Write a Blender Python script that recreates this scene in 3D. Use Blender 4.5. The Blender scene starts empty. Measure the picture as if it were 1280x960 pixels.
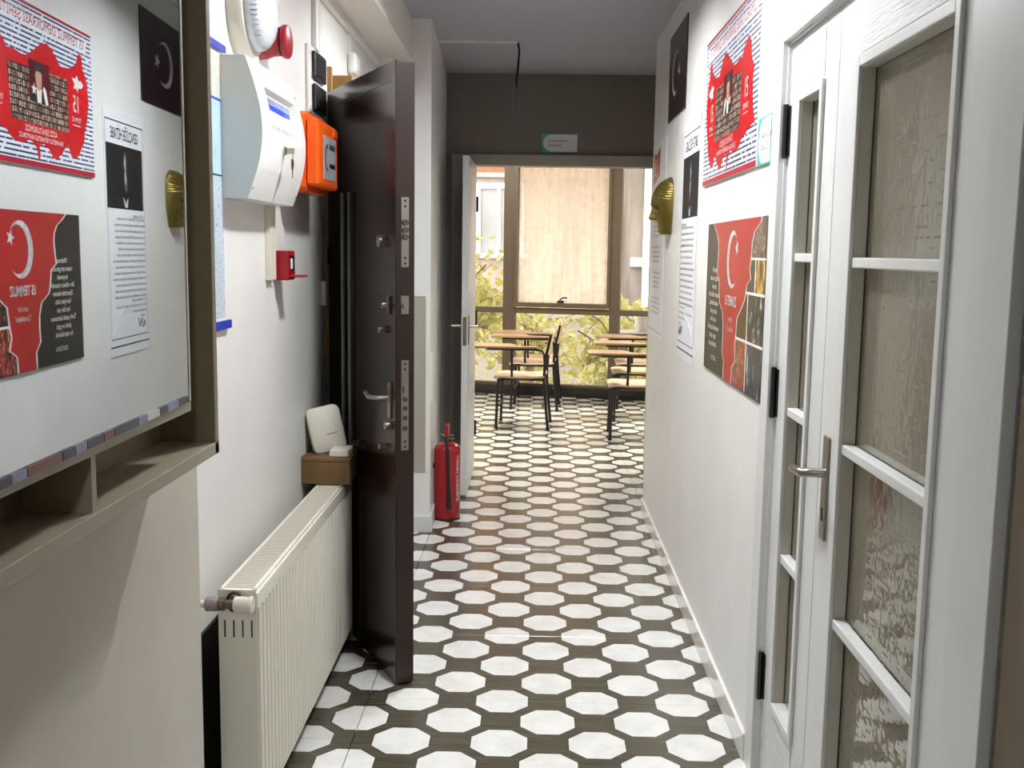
import bpy, bmesh, math, random
from mathutils import Vector, Matrix
random.seed(7)
PI = math.pi
scn = bpy.context.scene
COL = scn.collection

# ------------------------------------------------------------------ camera
RIGHT = Vector((0.9996529, 0.0221142, 0.0143196))
DOWN = Vector((0.0169917, -0.1258041, -0.9919096))
FWD = Vector((-0.0201338, 0.9918086, -0.1261362))
cam_d = bpy.data.cameras.new('camera')
cam = bpy.data.objects.new('camera', cam_d)
COL.objects.link(cam)
m = Matrix.Identity(4)
for r in range(3):
    m[r][0] = RIGHT[r]; m[r][1] = -DOWN[r]; m[r][2] = -FWD[r]
m[0][3], m[1][3], m[2][3] = 0.08547, 0.0, 1.49391
cam.matrix_world = m
cam_d.sensor_fit = 'HORIZONTAL'
cam_d.sensor_width = 36.0
cam_d.lens = 36.0 * 1304.6 / 1280.0
cam_d.clip_start = 0.02
scn.camera = cam

# ------------------------------------------------------------------ world (overcast day), exposure
SKY_STRENGTH = 7.5
LAMP_STRENGTH = 365.0
BACK_FILL = 165.0  # strength of the added fill lamp behind the camera
ROOM_FILL = 110.0  # strength of the lamp added to brighten the view through the door glass
CLASS_FILL = 110.0  # strength of the panels added to brighten the classroom
w = bpy.data.worlds.new('overcast_sky'); scn.world = w
w.use_nodes = True
bg = w.node_tree.nodes['Background']
bg.inputs[0].default_value = (1.0, 0.975, 0.935, 1)
bg.inputs[1].default_value = SKY_STRENGTH
scn.view_settings.view_transform = 'Standard'
scn.view_settings.look = 'None'
scn.view_settings.gamma = 1.0
scn.view_settings.use_curve_mapping = False
scn.view_settings.exposure = 0.0

# ------------------------------------------------------------------ materials
def lin(c):
    out = []
    for v in c[:3]:
        v = v / 255.0
        out.append(v / 12.92 if v <= 0.04045 else ((v + 0.055) / 1.055) ** 2.4)
    return (out[0], out[1], out[2], 1.0)

class NT:
    def __init__(s, name):
        s.m = bpy.data.materials.new(name); s.m.use_nodes = True
        s.t = s.m.node_tree; s.n = s.t.nodes; s.l = s.t.links
        s.b = s.n['Principled BSDF']; s.o = s.n['Material Output']
    def new(s, typ, **kw):
        n = s.n.new(typ)
        for k, v in kw.items(): setattr(n, k, v)
        return n
    def link(s, a, b): s.l.new(a, b)
    def math(s, op, a, b=None, c=None):
        n = s.n.new('ShaderNodeMath'); n.operation = op
        for i, v in enumerate((a, b, c)):
            if v is None: continue
            if hasattr(v, 'links') or hasattr(v, 'is_linked'): s.link(v, n.inputs[i])
            else: n.inputs[i].default_value = v
        return n.outputs[0]
    def mix(s, fac, a, b):
        n = s.n.new('ShaderNodeMix'); n.data_type = 'RGBA'
        for sock, v in ((n.inputs[0], fac), (n.inputs[6], a), (n.inputs[7], b)):
            if hasattr(v, 'is_linked'): s.link(v, sock)
            else: sock.default_value = v
        return n.outputs[2]
    def pos(s):
        g = s.n.new('ShaderNodeNewGeometry')
        x = s.n.new('ShaderNodeSeparateXYZ'); s.link(g.outputs['Position'], x.inputs[0])
        return g.outputs['Position'], x.outputs[0], x.outputs[1], x.outputs[2]
    def noise(s, scale=5, detail=3, rough=0.5, vec=None, stretch=None):
        n = s.n.new('ShaderNodeTexNoise'); n.inputs['Scale'].default_value = scale
        n.inputs['Detail'].default_value = detail; n.inputs['Roughness'].default_value = rough
        if vec is None:
            tc = s.n.new('ShaderNodeTexCoord'); vec = tc.outputs['Object']
        if stretch:
            mp = s.n.new('ShaderNodeMapping'); mp.inputs['Scale'].default_value = stretch
            s.link(vec, mp.inputs[0]); vec = mp.outputs[0]
        s.link(vec, n.inputs['Vector'])
        return n.outputs['Fac']
    def ramp(s, fac, stops):
        n = s.n.new('ShaderNodeValToRGB'); e = n.color_ramp.elements
        while len(e) < len(stops): e.new(0.5)
        for i, (p, c) in enumerate(stops):
            e[i].position = p; e[i].color = c
        s.link(fac, n.inputs[0]); return n.outputs[0]
    def bump(s, h, strength=0.2, dist=0.01):
        n = s.n.new('ShaderNodeBump'); n.inputs['Strength'].default_value = strength
        n.inputs['Distance'].default_value = dist
        s.link(h, n.inputs['Height']); s.link(n.outputs[0], s.b.inputs['Normal']); return n

def mat(name, rgb, rough=0.5, metal=0.0, var=0.06, scale=8, stretch=None, bump=0.0, spec=0.5, coat=0.0):
    t = NT(name)
    c = lin(rgb)
    dark = tuple(v * (1 - var * 1.6) for v in c[:3]) + (1,)
    lite = tuple(min(1, v * (1 + var)) for v in c[:3]) + (1,)
    f = t.noise(scale, 4, 0.6, stretch=stretch)
    col = t.ramp(f, [(0.3, dark), (0.7, lite)])
    t.link(col, t.b.inputs['Base Color'])
    t.b.inputs['Roughness'].default_value = rough
    t.b.inputs['Metallic'].default_value = metal
    t.b.inputs['Specular IOR Level'].default_value = spec
    t.b.inputs['Coat Weight'].default_value = coat
    if bump: t.bump(f, bump, 0.004)
    return t.m

M = {}
M['wall'] = mat('white_wall_paint', (228, 227, 223), 0.42, var=0.025, scale=3, bump=0.03, spec=0.4)
M['wall_beige'] = mat('beige_grey_wall_paint', (220, 213, 198), 0.5, var=0.04, scale=4, bump=0.05)
M['wall_grey'] = mat('grey_wall_paint', (166, 160, 148), 0.55, var=0.03, scale=4)
M['wall_brown'] = mat('brown_panel_paint', (104, 88, 68), 0.5, var=0.08, scale=5, stretch=(1, 6, 0.4))
M['ceil'] = mat('ceiling_paint', (172, 172, 182), 0.75, var=0.02, scale=3)
M['wall_taupe'] = mat('taupe_wall_paint', (128, 120, 111), 0.6, var=0.03, scale=4)
M['beam'] = mat('beam_paint', (222, 218, 210), 0.6, var=0.02, scale=3)
M['door_white'] = mat('white_door_lacquer', (212, 213, 212), 0.33, var=0.02, scale=4, stretch=(8, 8, 0.6))
M['door_in'] = mat('greyish_rebate_lacquer', (190, 186, 174), 0.42, var=0.03, scale=4)
M['cab'] = mat('beige_cabinet_laminate', (176, 168, 146), 0.4, var=0.03, scale=5, stretch=(3, 0.6, 3))
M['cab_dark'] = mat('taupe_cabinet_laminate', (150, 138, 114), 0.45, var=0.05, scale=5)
M['rad'] = mat('radiator_enamel', (226, 223, 209), 0.3, var=0.015, scale=4)
M['white'] = mat('white_plastic', (230, 230, 226), 0.35, var=0.015, scale=6)
M['offwhite'] = mat('offwhite_plastic', (214, 210, 196), 0.4, var=0.02, scale=6)
M['grey'] = mat('grey_plastic', (158, 160, 162), 0.45, var=0.03, scale=6)
M['black'] = mat('black_plastic', (16, 16, 18), 0.35, var=0.1, scale=6)
M['blackmetal'] = mat('black_painted_tube', (14, 13, 13), 0.4, var=0.1, scale=9)
M['chrome'] = mat('brushed_steel', (168, 162, 152), 0.28, 1.0, var=0.05, scale=9)
M['brass'] = mat('bronze_paint', (132, 116, 56), 0.36, 0.7, var=0.08, scale=12)
M['valve'] = mat('aged_brass', (104, 92, 78), 0.4, 0.8, var=0.1, scale=20)
M['purple'] = mat('mauve_plastic', (136, 120, 124), 0.45, var=0.06, scale=20)
M['red'] = mat('red_plastic', (150, 16, 34), 0.35, var=0.05, scale=9)
M['redmetal'] = mat('red_enamel', (150, 12, 22), 0.25, var=0.05, scale=7, coat=0.3)
M['orange'] = mat('orange_plastic', (240, 96, 24), 0.38, var=0.03, scale=7)
M['gold_wood'] = mat('golden_wood', (164, 126, 66), 0.45, var=0.18, scale=6, stretch=(4, 4, 0.5))
M['brown_shelf'] = mat('brown_board', (112, 84, 48), 0.5, var=0.08, scale=6, stretch=(1, 5, 5))
M['shadepanel'] = mat('painted_shade_board', (26, 23, 20), 0.7, var=0.2, scale=12)  # near-black colour painting the shade behind the radiator
M['alu'] = mat('bronze_aluminium', (92, 80, 64), 0.4, 0.3, var=0.05, scale=5)
M['aludark'] = mat('dark_aluminium', (44, 40, 36), 0.45, 0.2, var=0.05, scale=5)
M['seat_wood'] = mat('beech_ply', (218, 192, 160), 0.4, var=0.06, scale=5, stretch=(1, 7, 7))
M['tab_wood'] = mat('tablet_laminate', (168, 138, 108), 0.35, var=0.08, scale=5, stretch=(1, 7, 7))
M['rubber'] = mat('black_rubber', (18, 17, 17), 0.6, var=0.1, scale=9)
M['cablegrey'] = mat('grey_cable', (112, 118, 112), 0.5, var=0.05, scale=9)
M['yellow'] = mat('yellow_tag_card', (196, 160, 40), 0.6, var=0.06, scale=9)
M['teal'] = mat('teal_print', (78, 172, 150), 0.4, var=0.02, scale=9)
M['paper'] = mat('white_paper', (232, 233, 236), 0.5, var=0.012, scale=6)
M['board'] = mat('white_foam_board', (224, 226, 230), 0.35, var=0.012, scale=6)
M['ink'] = mat('black_ink', (22, 22, 26), 0.4, var=0.05, scale=9)
M['inkgrey'] = mat('grey_ink', (70, 72, 78), 0.45, var=0.05, scale=9)
M['inkred'] = mat('crimson_ink', (178, 24, 52), 0.35, var=0.04, scale=9)
M['printred'] = mat('flag_red_print', (204, 30, 36), 0.3, var=0.03, scale=6)
M['printred2'] = mat('deep_red_print', (176, 30, 28), 0.34, var=0.08, scale=4)
M['printdark'] = mat('dark_brown_print', (30, 25, 22), 0.34, var=0.15, scale=4)
M['darkflag'] = mat('dark_maroon_print', (40, 20, 26), 0.3, var=0.15, scale=4)
M['printwhite'] = mat('white_print', (236, 232, 228), 0.3, var=0.02, scale=6)
M['silver'] = mat('silver_print', (206, 204, 206), 0.3, var=0.2, scale=30)
M['skin'] = mat('skin_tone_print', (206, 160, 134), 0.35, var=0.08, scale=20)
M['hair'] = mat('black_hair_print', (14, 13, 14), 0.6, var=0.1, scale=20)
M['maroon'] = mat('maroon_print', (96, 14, 22), 0.35, var=0.2, scale=9)
M['blueedge'] = mat('blue_plastic_strip', (36, 56, 170), 0.35, var=0.05, scale=9)
M['navy'] = mat('navy_segment', (36, 40, 70), 0.3, var=0.25, scale=30)
M['tint'] = mat('pale_blue_segment', (150, 156, 190), 0.3, var=0.25, scale=30)
M['brownred'] = mat('brick_red_segment', (122, 58, 48), 0.3, var=0.2, scale=30)
M['blueprint'] = mat('cobalt_print', (28, 78, 214), 0.35, var=0.04, scale=9)
M['concrete'] = mat('pale_concrete', (160, 152, 140), 0.8, var=0.08, scale=2)
M['hedge_ground'] = mat('garden_soil', (120, 108, 84), 0.9, var=0.2, scale=2)
M['bark'] = mat('grey_bark', (116, 100, 82), 0.8, var=0.2, scale=6)

def brown_leaf_mat():
    t = NT('brown_wood_laminate')
    f = t.noise(2.2, 5, 0.6, stretch=(14, 14, 0.7))
    col = t.ramp(f, [(0.3, lin((26, 12, 9))), (0.55, lin((38, 17, 12))), (0.8, lin((52, 24, 17)))])
    t.link(col, t.b.inputs['Base Color']); t.b.inputs['Roughness'].default_value = 0.22
    return t.m
M['brownleaf'] = brown_leaf_mat()
M['brownedge'] = mat('brown_steel_edge', (44, 30, 24), 0.35, 0.2, var=0.04, scale=5)

def tile_mat(grout=False):
    """printed porcelain: staggered 0.30 m octagons of white marble on dark oak"""
    t = NT('octagon_print_porcelain')
    p, x, y, z = t.pos()
    a = 0.0862
    YR = 3.3315
    def cell(ox, oy):
        mx = t.math('WRAP', t.math('ADD', x, -ox), 0.15, -0.15)
        my = t.math('WRAP', t.math('ADD', y, -oy), 0.15, -0.15)
        ax = t.math('ABSOLUTE', mx); ay = t.math('ABSOLUTE', my)
        d = t.math('MAXIMUM', ax, ay)
        s = t.math('MULTIPLY', t.math('ADD', ax, ay), 0.70711)
        return t.math('MAXIMUM', d, s)
    dd = t.math('MINIMUM', cell(0.0, YR), cell(0.15, YR + 0.15))
    inside = t.math('LESS_THAN', dd, a)
    edge = t.math('LESS_THAN', t.math('ABSOLUTE', t.math('ADD', dd, -(a + 0.002))), 0.0022)
    g = t.noise(2.0, 6, 0.65, vec=p, stretch=(2.2, 26, 1))
    g2 = t.noise(1.3, 3, 0.5, vec=p)
    wood = t.ramp(g, [(0.25, lin((53, 49, 40))), (0.5, lin((75, 71, 58))), (0.78, lin((96, 91, 74)))])
    wood = t.mix(t.math('MULTIPLY', g2, 0.35), wood, lin((73, 70, 61)))
    mv = t.noise(9, 6, 0.7, vec=p)
    marble = t.ramp(mv, [(0.3, lin((206, 206, 202))), (0.55, lin((222, 222, 219))), (0.8, lin((232, 232, 230)))])
    wood = t.mix(edge, wood, lin((58, 54, 47)))
    col = t.mix(inside, wood, marble)
    t.link(col, t.b.inputs['Base Color'])
    t.b.inputs['Roughness'].default_value = 0.24
    t.b.inputs['Specular IOR Level'].default_value = 0.72
    return t.m
M['tile'] = tile_mat()
M['grout'] = mat('dark_grout', (70, 64, 56), 0.8, var=0.05, scale=9)

def mirror_mat():
    t = NT('silvered_mirror')
    f = t.noise(3, 3, 0.5)
    t.link(t.ramp(f, [(0.3, (0.50, 0.535, 0.56, 1)), (0.7, (0.525, 0.56, 0.58, 1))]), t.b.inputs['Base Color'])
    t.b.inputs['Metallic'].default_value = 1.0; t.b.inputs['Roughness'].default_value = 0.012
    return t.m
M['mirror'] = mirror_mat()

def glass_mat(name, tint, rough, bump_s, refl, kind):
    t = NT(name)
    t.n.remove(t.b)
    tr = t.new('ShaderNodeBsdfTransparent'); tr.inputs[0].default_value = tint
    gl = t.new('ShaderNodeBsdfGlossy'); gl.inputs['Roughness'].default_value = rough
    gl.inputs[0].default_value = (0.95, 0.95, 0.93, 1)
    fr = t.new('ShaderNodeFresnel'); fr.inputs['IOR'].default_value = 1.5
    fac = t.math('MINIMUM', t.math('MULTIPLY', fr.outputs[0], refl), 0.95)
    mx = t.new('ShaderNodeMixShader')
    t.link(fac, mx.inputs[0]); t.link(tr.outputs[0], mx.inputs[1]); t.link(gl.outputs[0], mx.inputs[2])
    out = mx.outputs[0]
    if kind == 'emboss':
        p, x, y, z = t.pos()
        n1 = t.noise(26, 2, 0.5, vec=p)
        def strokes(a_, b_, fa, fb, th):
            """short raised strokes running along b_, stacked along a_"""
            ra = t.math('MULTIPLY', a_, fa); wv = t.math('ABSOLUTE', t.math('ADD', t.math('FRACT', ra), -0.5))
            mr = t.new('ShaderNodeMapRange'); mr.interpolation_type = 'SMOOTHSTEP'
            mr.inputs[1].default_value = 0.0; mr.inputs[2].default_value = 0.11; mr.inputs[3].default_value = 1.0; mr.inputs[4].default_value = 0.0
            t.link(wv, mr.inputs[0])
            cb = t.new('ShaderNodeCombineXYZ'); t.link(t.math('MULTIPLY', b_, fb), cb.inputs[0]); t.link(t.math('MULTIPLY', t.math('FLOOR', ra), 5.37), cb.inputs[1])
            nn = t.new('ShaderNodeTexNoise'); nn.inputs['Scale'].default_value = 1.0; nn.inputs['Detail'].default_value = 0.0
            t.link(cb.outputs[0], nn.inputs['Vector'])
            return t.math('MULTIPLY', mr.outputs[0], t.math('GREATER_THAN', nn.outputs['Fac'], th))
        ln = t.math('MAXIMUM', strokes(z, y, 52.0, 34.0, 0.58), strokes(y, z, 44.0, 40.0, 0.60))
        h = t.math('ADD', t.math('MULTIPLY', n1, 0.45), t.math('MULTIPLY', ln, 1.3))
        b = t.new('ShaderNodeBump'); b.inputs['Strength'].default_value = bump_s; b.inputs['Distance'].default_value = 0.004
        t.link(h, b.inputs['Height']); t.link(b.outputs[0], gl.inputs['Normal'])
        # the pane itself scatters a little light: milky body
        df = t.new('ShaderNodeBsdfDiffuse'); df.inputs[0].default_value = lin((196, 190, 172)); t.link(b.outputs[0], df.inputs['Normal'])
        tl = t.new('ShaderNodeBsdfTranslucent'); tl.inputs[0].default_value = lin((196, 190, 172))
        md = t.new('ShaderNodeMixShader'); md.inputs[0].default_value = 0.5
        t.link(df.outputs[0], md.inputs[1]); t.link(tl.outputs[0], md.inputs[2])
        m2 = t.new('ShaderNodeMixShader'); m2.inputs[0].default_value = 0.30
        t.link(out, m2.inputs[1]); t.link(md.outputs[0], m2.inputs[2]); out = m2.outputs[0]
    if kind == 'dirty':
        p, x, y, z = t.pos()
        st = t.noise(3.0, 4, 0.6, vec=p, stretch=(7, 1, 0.35))
        fine = t.noise(14, 4, 0.6, vec=p)
        mr = t.new('ShaderNodeMapRange'); mr.interpolation_type = 'SMOOTHSTEP'
        mr.inputs[1].default_value = 0.42; mr.inputs[2].default_value = 0.82; mr.inputs[3].default_value = 0.35; mr.inputs[4].default_value = 0.92
        t.link(t.math('ADD', st, t.math('MULTIPLY', fine, 0.3)), mr.inputs[0])
        f = mr.outputs[0]
        df = t.new('ShaderNodeBsdfTranslucent'); df.inputs[0].default_value = lin((238, 232, 222))
        m2 = t.new('ShaderNodeMixShader')
        t.link(f, m2.inputs[0]); t.link(out, m2.inputs[1]); t.link(df.outputs[0], m2.inputs[2]); out = m2.outputs[0]
    t.link(out, t.o.inputs[0])
    return t.m
M['pane'] = glass_mat('embossed_door_glass', (0.72, 0.70, 0.64, 1), 0.05, 0.32, 1.9, 'emboss')
M['winglass'] = glass_mat('window_glass', (0.92, 0.93, 0.92, 1), 0.0, 0, 1.0, 'plain')
M['dirtyglass'] = glass_mat('misted_window_glass', (0.9, 0.9, 0.88, 1), 0.0, 0, 1.0, 'dirty')
M['clear'] = glass_mat('ribbed_clear_plastic', (0.88, 0.9, 0.92, 1), 0.15, 0, 3.0, 'plain')

def emit(name, rgb, s):
    t = NT(name); t.n.remove(t.b)
    e = t.new('ShaderNodeEmission'); e.inputs[0].default_value = rgb; e.inputs[1].default_value = s
    t.link(e.outputs[0], t.o.inputs[0]); return t.m
M['led'] = emit('led_diffuser', (0.975, 0.99, 1.0, 1), LAMP_STRENGTH)
M['fill_back'] = emit('added_back_fill', (0.975, 0.99, 1.0, 1), BACK_FILL)
M['fill_class'] = emit('added_classroom_fill', (1.0, 0.93, 0.84, 1), CLASS_FILL)
M['fill_room'] = emit('added_room_fill', (1.0, 0.96, 0.88, 1), ROOM_FILL)

def name_rows_mat():
    """rows of tiny dark blue names on white"""
    t = NT('rows_of_tiny_names_print')
    p, x, y, z = t.pos()
    row = t.math('FRACT', t.math('MULTIPLY', z, 62.0))
    inrow = t.math('LESS_THAN', row, 0.42)
    wn = t.new('ShaderNodeTexNoise'); wn.inputs['Scale'].default_value = 1; wn.inputs['Detail'].default_value = 2
    cb = t.new('ShaderNodeCombineXYZ')
    t.link(t.math('MULTIPLY', y, 42.0), cb.inputs[0])
    t.link(t.math('MULTIPLY', t.math('FLOOR', t.math('MULTIPLY', z, 62.0)), 7.3), cb.inputs[1])
    t.link(cb.outputs[0], wn.inputs['Vector'])
    ink = t.math('MULTIPLY', inrow, t.math('GREATER_THAN', wn.outputs['Fac'], 0.40))
    t.link(t.mix(ink, lin((228, 230, 238)), lin((66, 72, 104))), t.b.inputs['Base Color'])
    t.b.inputs['Roughness'].default_value = 0.3
    return t.m
M['names'] = name_rows_mat()

def faces_mat():
    """wall of tiny portrait photographs"""
    t = NT('portrait_mosaic_print')
    p, x, y, z = t.pos()
    cb = t.new('ShaderNodeCombineXYZ'); t.link(y, cb.inputs[0]); t.link(z, cb.inputs[1])
    b = t.new('ShaderNodeTexBrick'); b.offset = 0.0
    b.inputs['Scale'].default_value = 1.0
    b.inputs['Brick Width'].default_value = 0.017; b.inputs['Row Height'].default_value = 0.0225
    b.inputs['Mortar Size'].default_value = 0.0028
    b.inputs['Color1'].default_value = lin((220, 190, 168)); b.inputs['Color2'].default_value = lin((120, 92, 76))
    b.inputs['Mortar'].default_value = lin((22, 18, 20))
    t.link(cb.outputs[0], b.inputs['Vector'])
    n = t.noise(170, 2, 0.6, vec=p)
    t.link(t.mix(t.math('GREATER_THAN', n, 0.56), b.outputs[0], lin((46, 36, 36))), t.b.inputs['Base Color'])
    t.b.inputs['Roughness'].default_value = 0.3
    return t.m
M['faces'] = faces_mat()

def photo_mat(name, c1, c2, c3, scale, stretch):
    t = NT(name)
    p, x, y, z = t.pos()
    f = t.noise(scale, 5, 0.7, vec=p, stretch=stretch)
    t.link(t.ramp(f, [(0.42, lin(c1)), (0.56, lin(c2)), (0.68, lin(c3))]), t.b.inputs['Base Color'])
    t.b.inputs['Roughness'].default_value = 0.22
    return t.m
M['ph1'] = photo_mat('night_crowd_photo', (30, 26, 22), (96, 76, 60), (190, 160, 130), 60, (1, 1, 1))
M['ph2'] = photo_mat('dark_olive_photo', (30, 28, 20), (44, 42, 26), (70, 66, 44), 20, (1, 1, 1))
M['ph3'] = photo_mat('golden_street_photo', (50, 34, 14), (190, 140, 50), (240, 210, 140), 22, (1, 1.4, 0.8))
M['ph4'] = photo_mat('rust_night_photo', (44, 26, 16), (70, 34, 18), (180, 90, 40), 22, (1, 0.8, 1.6))
M['ph5'] = photo_mat('night_lights_photo', (20, 20, 26), (40, 42, 54), (220, 220, 220), 24, (1, 1.3, 0.7))
M['ph6'] = photo_mat('flag_crowd_photo', (40, 26, 20), (170, 50, 40), (224, 190, 140), 40, (1, 1.5, 0.8))
M['ph7'] = photo_mat('bridge_night_photo', (16, 18, 30), (36, 44, 84), (228, 232, 244), 18, (1, 1.5, 0.5))
M['dimtint'] = mat('faded_lilac_print', (178, 168, 176), 0.35, var=0.1, scale=20)
M['mapsea'] = photo_mat('sea_map_print', (150, 196, 224), (196, 220, 230), (214, 206, 180), 30, (1, 1, 1))
M['maptop'] = photo_mat('relief_map_print', (196, 206, 206), (222, 214, 196), (186, 176, 160), 40, (1, 1, 1))
M['mapgreen'] = photo_mat('coast_map_print', (178, 206, 228), (188, 214, 226), (150, 196, 184), 9, (1, 1, 1))

def mapnet_mat():
    t = NT('settlement_map_print')
    p, x, y, z = t.pos()
    f = t.noise(14, 3, 0.5, vec=p)
    base = t.ramp(f, [(0.35, lin((184, 206, 224))), (0.6, lin((206, 216, 222))), (0.8, lin((220, 210, 188)))])
    v = t.new('ShaderNodeTexVoronoi'); v.feature = 'DISTANCE_TO_EDGE'; v.inputs['Scale'].default_value = 70
    t.link(p, v.inputs['Vector'])
    t.link(t.mix(t.math('LESS_THAN', v.outputs['Distance'], 0.03), base, lin((140, 150, 164))), t.b.inputs['Base Color'])
    t.b.inputs['Roughness'].default_value = 0.35
    return t.m
M['mapnet'] = mapnet_mat()

def emboss_panel_mat():
    t = NT('embossed_white_woodgrain')
    p, x, y, z = t.pos()
    f = t.noise(1.0, 4, 0.6, vec=p, stretch=(3, 10, 150))
    t.b.inputs['Base Color'].default_value = lin((212, 213, 212)); t.b.inputs['Roughness'].default_value = 0.35
    t.bump(f, 0.9, 0.004)
    return t.m
M['emboss'] = emboss_panel_mat()

def facade_mat(name, a, b, c):
    t = NT(name)
    p, x, y, z = t.pos()
    f = t.noise(1.2, 5, 0.65, vec=p, stretch=(2.2, 1, 0.6))
    t.link(t.ramp(f, [(0.3, lin(a)), (0.5, lin(b)), (0.72, lin(c))]), t.b.inputs['Base Color'])
    t.b.inputs['Roughness'].default_value = 0.85
    return t.m
M['facade'] = facade_mat('pink_weathered_plaster', (140, 124, 114), (160, 144, 134), (174, 160, 150))
M['facade2'] = facade_mat('orange_weathered_plaster', (124, 76, 52), (140, 94, 70), (152, 112, 90))
M['facade3'] = facade_mat('grey_rough_masonry', (92, 84, 78), (118, 108, 100), (142, 132, 124))
M['bwin'] = mat('dull_window_glass', (150, 150, 150), 0.2, var=0.1, scale=2)
def leaf_mat():
    t = NT('yellow_green_leaf')
    p, x, y, z = t.pos()
    f = t.noise(5, 3, 0.6, vec=p)
    col = t.ramp(f, [(0.3, lin((150, 150, 84))), (0.5, lin((184, 178, 108))), (0.7, lin((210, 200, 140)))])
    t.link(col, t.b.inputs['Base Color']); t.b.inputs['Roughness'].default_value = 0.6
    tl = t.new('ShaderNodeBsdfTranslucent'); t.link(col, tl.inputs[0])
    mx = t.new('ShaderNodeMixShader'); mx.inputs[0].default_value = 0.4
    t.link(t.b.outputs[0], mx.inputs[1]); t.link(tl.outputs[0], mx.inputs[2]); t.link(mx.outputs[0], t.o.inputs[0])
    return t.m
M['leaf'] = leaf_mat()

# ------------------------------------------------------------------ mesh helpers
class MB:
    def __init__(s): s.v = []; s.f = []
    def add(s, vs, fs):
        o = len(s.v); s.v += [tuple(p) for p in vs]; s.f += [tuple(i + o for i in f) for f in fs]; return s
    def box(s, x0, x1, y0, y1, z0, z1, c=0.0):
        if x0 > x1: x0, x1 = x1, x0
        if y0 > y1: y0, y1 = y1, y0
        if z0 > z1: z0, z1 = z1, z0
        if c <= 0:
            vs = [(x, y, z) for z in (z0, z1) for y in (y0, y1) for x in (x0, x1)]
            return s.add(vs, [(0, 2, 3, 1), (4, 5, 7, 6), (0, 1, 5, 4), (2, 6, 7, 3), (0, 4, 6, 2), (1, 3, 7, 5)])
        bm = bmesh.new(); bmesh.ops.create_cube(bm, size=1.0)
        for v in bm.verts:
            v.co = Vector(((x0 + x1) / 2 + v.co.x * (x1 - x0), (y0 + y1) / 2 + v.co.y * (y1 - y0), (z0 + z1) / 2 + v.co.z * (z1 - z0)))
        c = min(c, 0.45 * min(x1 - x0, y1 - y0, z1 - z0))
        bmesh.ops.bevel(bm, geom=list(bm.edges), offset=c, segments=2, affect='EDGES', profile=0.5)
        bm.verts.index_update()
        s.add([v.co[:] for v in bm.verts], [[v.index for v in f.verts] for f in bm.faces]); bm.free(); return s
    def cyl(s, p0, p1, r0, r1=None, n=16, caps=True):
        if r1 is None: r1 = r0
        p0 = Vector(p0); p1 = Vector(p1); a = (p1 - p0).normalized()
        u = a.orthogonal().normalized(); v = a.cross(u)
        vs = []
        for p, r in ((p0, r0), (p1, r1)):
            for i in range(n):
                t = 2 * PI * i / n; vs.append(p + u * (r * math.cos(t)) + v * (r * math.sin(t)))
        fs = [(i, (i + 1) % n, n + (i + 1) % n, n + i) for i in range(n)]
        if caps: fs += [tuple(range(n))[::-1], tuple(range(n, 2 * n))]
        return s.add(vs, fs)
    def tube(s, pts, r, n=8):
        pts = [Vector(p) for p in pts]; prev = None; rings = []
        for i, p in enumerate(pts):
            d = (pts[min(i + 1, len(pts) - 1)] - pts[max(i - 1, 0)]).normalized()
            u = d.orthogonal().normalized() if prev is None else (prev - d * prev.dot(d)).normalized()
            prev = u; v = d.cross(u)
            rings.append([p + u * (r * math.cos(2 * PI * k / n)) + v * (r * math.sin(2 * PI * k / n)) for k in range(n)])
        vs = [q for rg in rings for q in rg]; fs = []
        for i in range(len(pts) - 1):
            for k in range(n):
                fs.append((i * n + k, i * n + (k + 1) % n, (i + 1) * n + (k + 1) % n, (i + 1) * n + k))
        fs += [tuple(range(n))[::-1], tuple(range((len(pts) - 1) * n, len(pts) * n))]
        return s.add(vs, fs)
    def lathe(s, prof, org, axis, n=24):
        """prof: (r, h) along axis"""
        org = Vector(org); a = Vector(axis).normalized(); u = a.orthogonal().normalized(); v = a.cross(u)
        vs = []
        for r, h in prof:
            for i in range(n):
                t = 2 * PI * i / n; vs.append(org + a * h + u * (r * math.cos(t)) + v * (r * math.sin(t)))
        fs = []
        for j in range(len(prof) - 1):
            for i in range(n):
                fs.append((j * n + i, j * n + (i + 1) % n, (j + 1) * n + (i + 1) % n, (j + 1) * n + i))
        fs += [tuple(range(n))[::-1], tuple(range((len(prof) - 1) * n, len(prof) * n))]
        return s.add(vs, fs)
    def prism(s, poly, lo, hi, f):
        """poly of 2-D points swept between lo and hi; f(a, b, h) -> xyz"""
        n = len(poly)
        vs = [f(a, b, lo) for a, b in poly] + [f(a, b, hi) for a, b in poly]
        fs = [tuple(range(n))[::-1], tuple(range(n, 2 * n))] + [(i, (i + 1) % n, n + (i + 1) % n, n + i) for i in range(n)]
        return s.add(vs, fs)
    def build(s, name, material, parent=None, smooth=False, local=False):
        me = bpy.data.meshes.new(name); me.from_pydata(s.v, [], s.f); me.update()
        bm = bmesh.new(); bm.from_mesh(me); bmesh.ops.recalc_face_normals(bm, faces=bm.faces); bm.to_mesh(me); bm.free()
        me.materials.append(M[material] if isinstance(material, str) else material)
        return put(name, me, parent, smooth, local)

def put(name, me, parent=None, smooth=False, local=False):
    if smooth:
        for p in me.polygons: p.use_smooth = True
        try: me.set_sharp_from_angle(angle=math.radians(40))
        except Exception: pass
    o = bpy.data.objects.new(name, me); COL.objects.link(o)
    if parent is not None:
        o.parent = parent
        if not local:
            o.matrix_parent_inverse = wmat(parent).inverted()
    return o

def wmat(o):
    mm = o.matrix_basis.copy()
    if o.parent is not None: mm = wmat(o.parent) @ o.matrix_parent_inverse @ mm
    return mm

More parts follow.
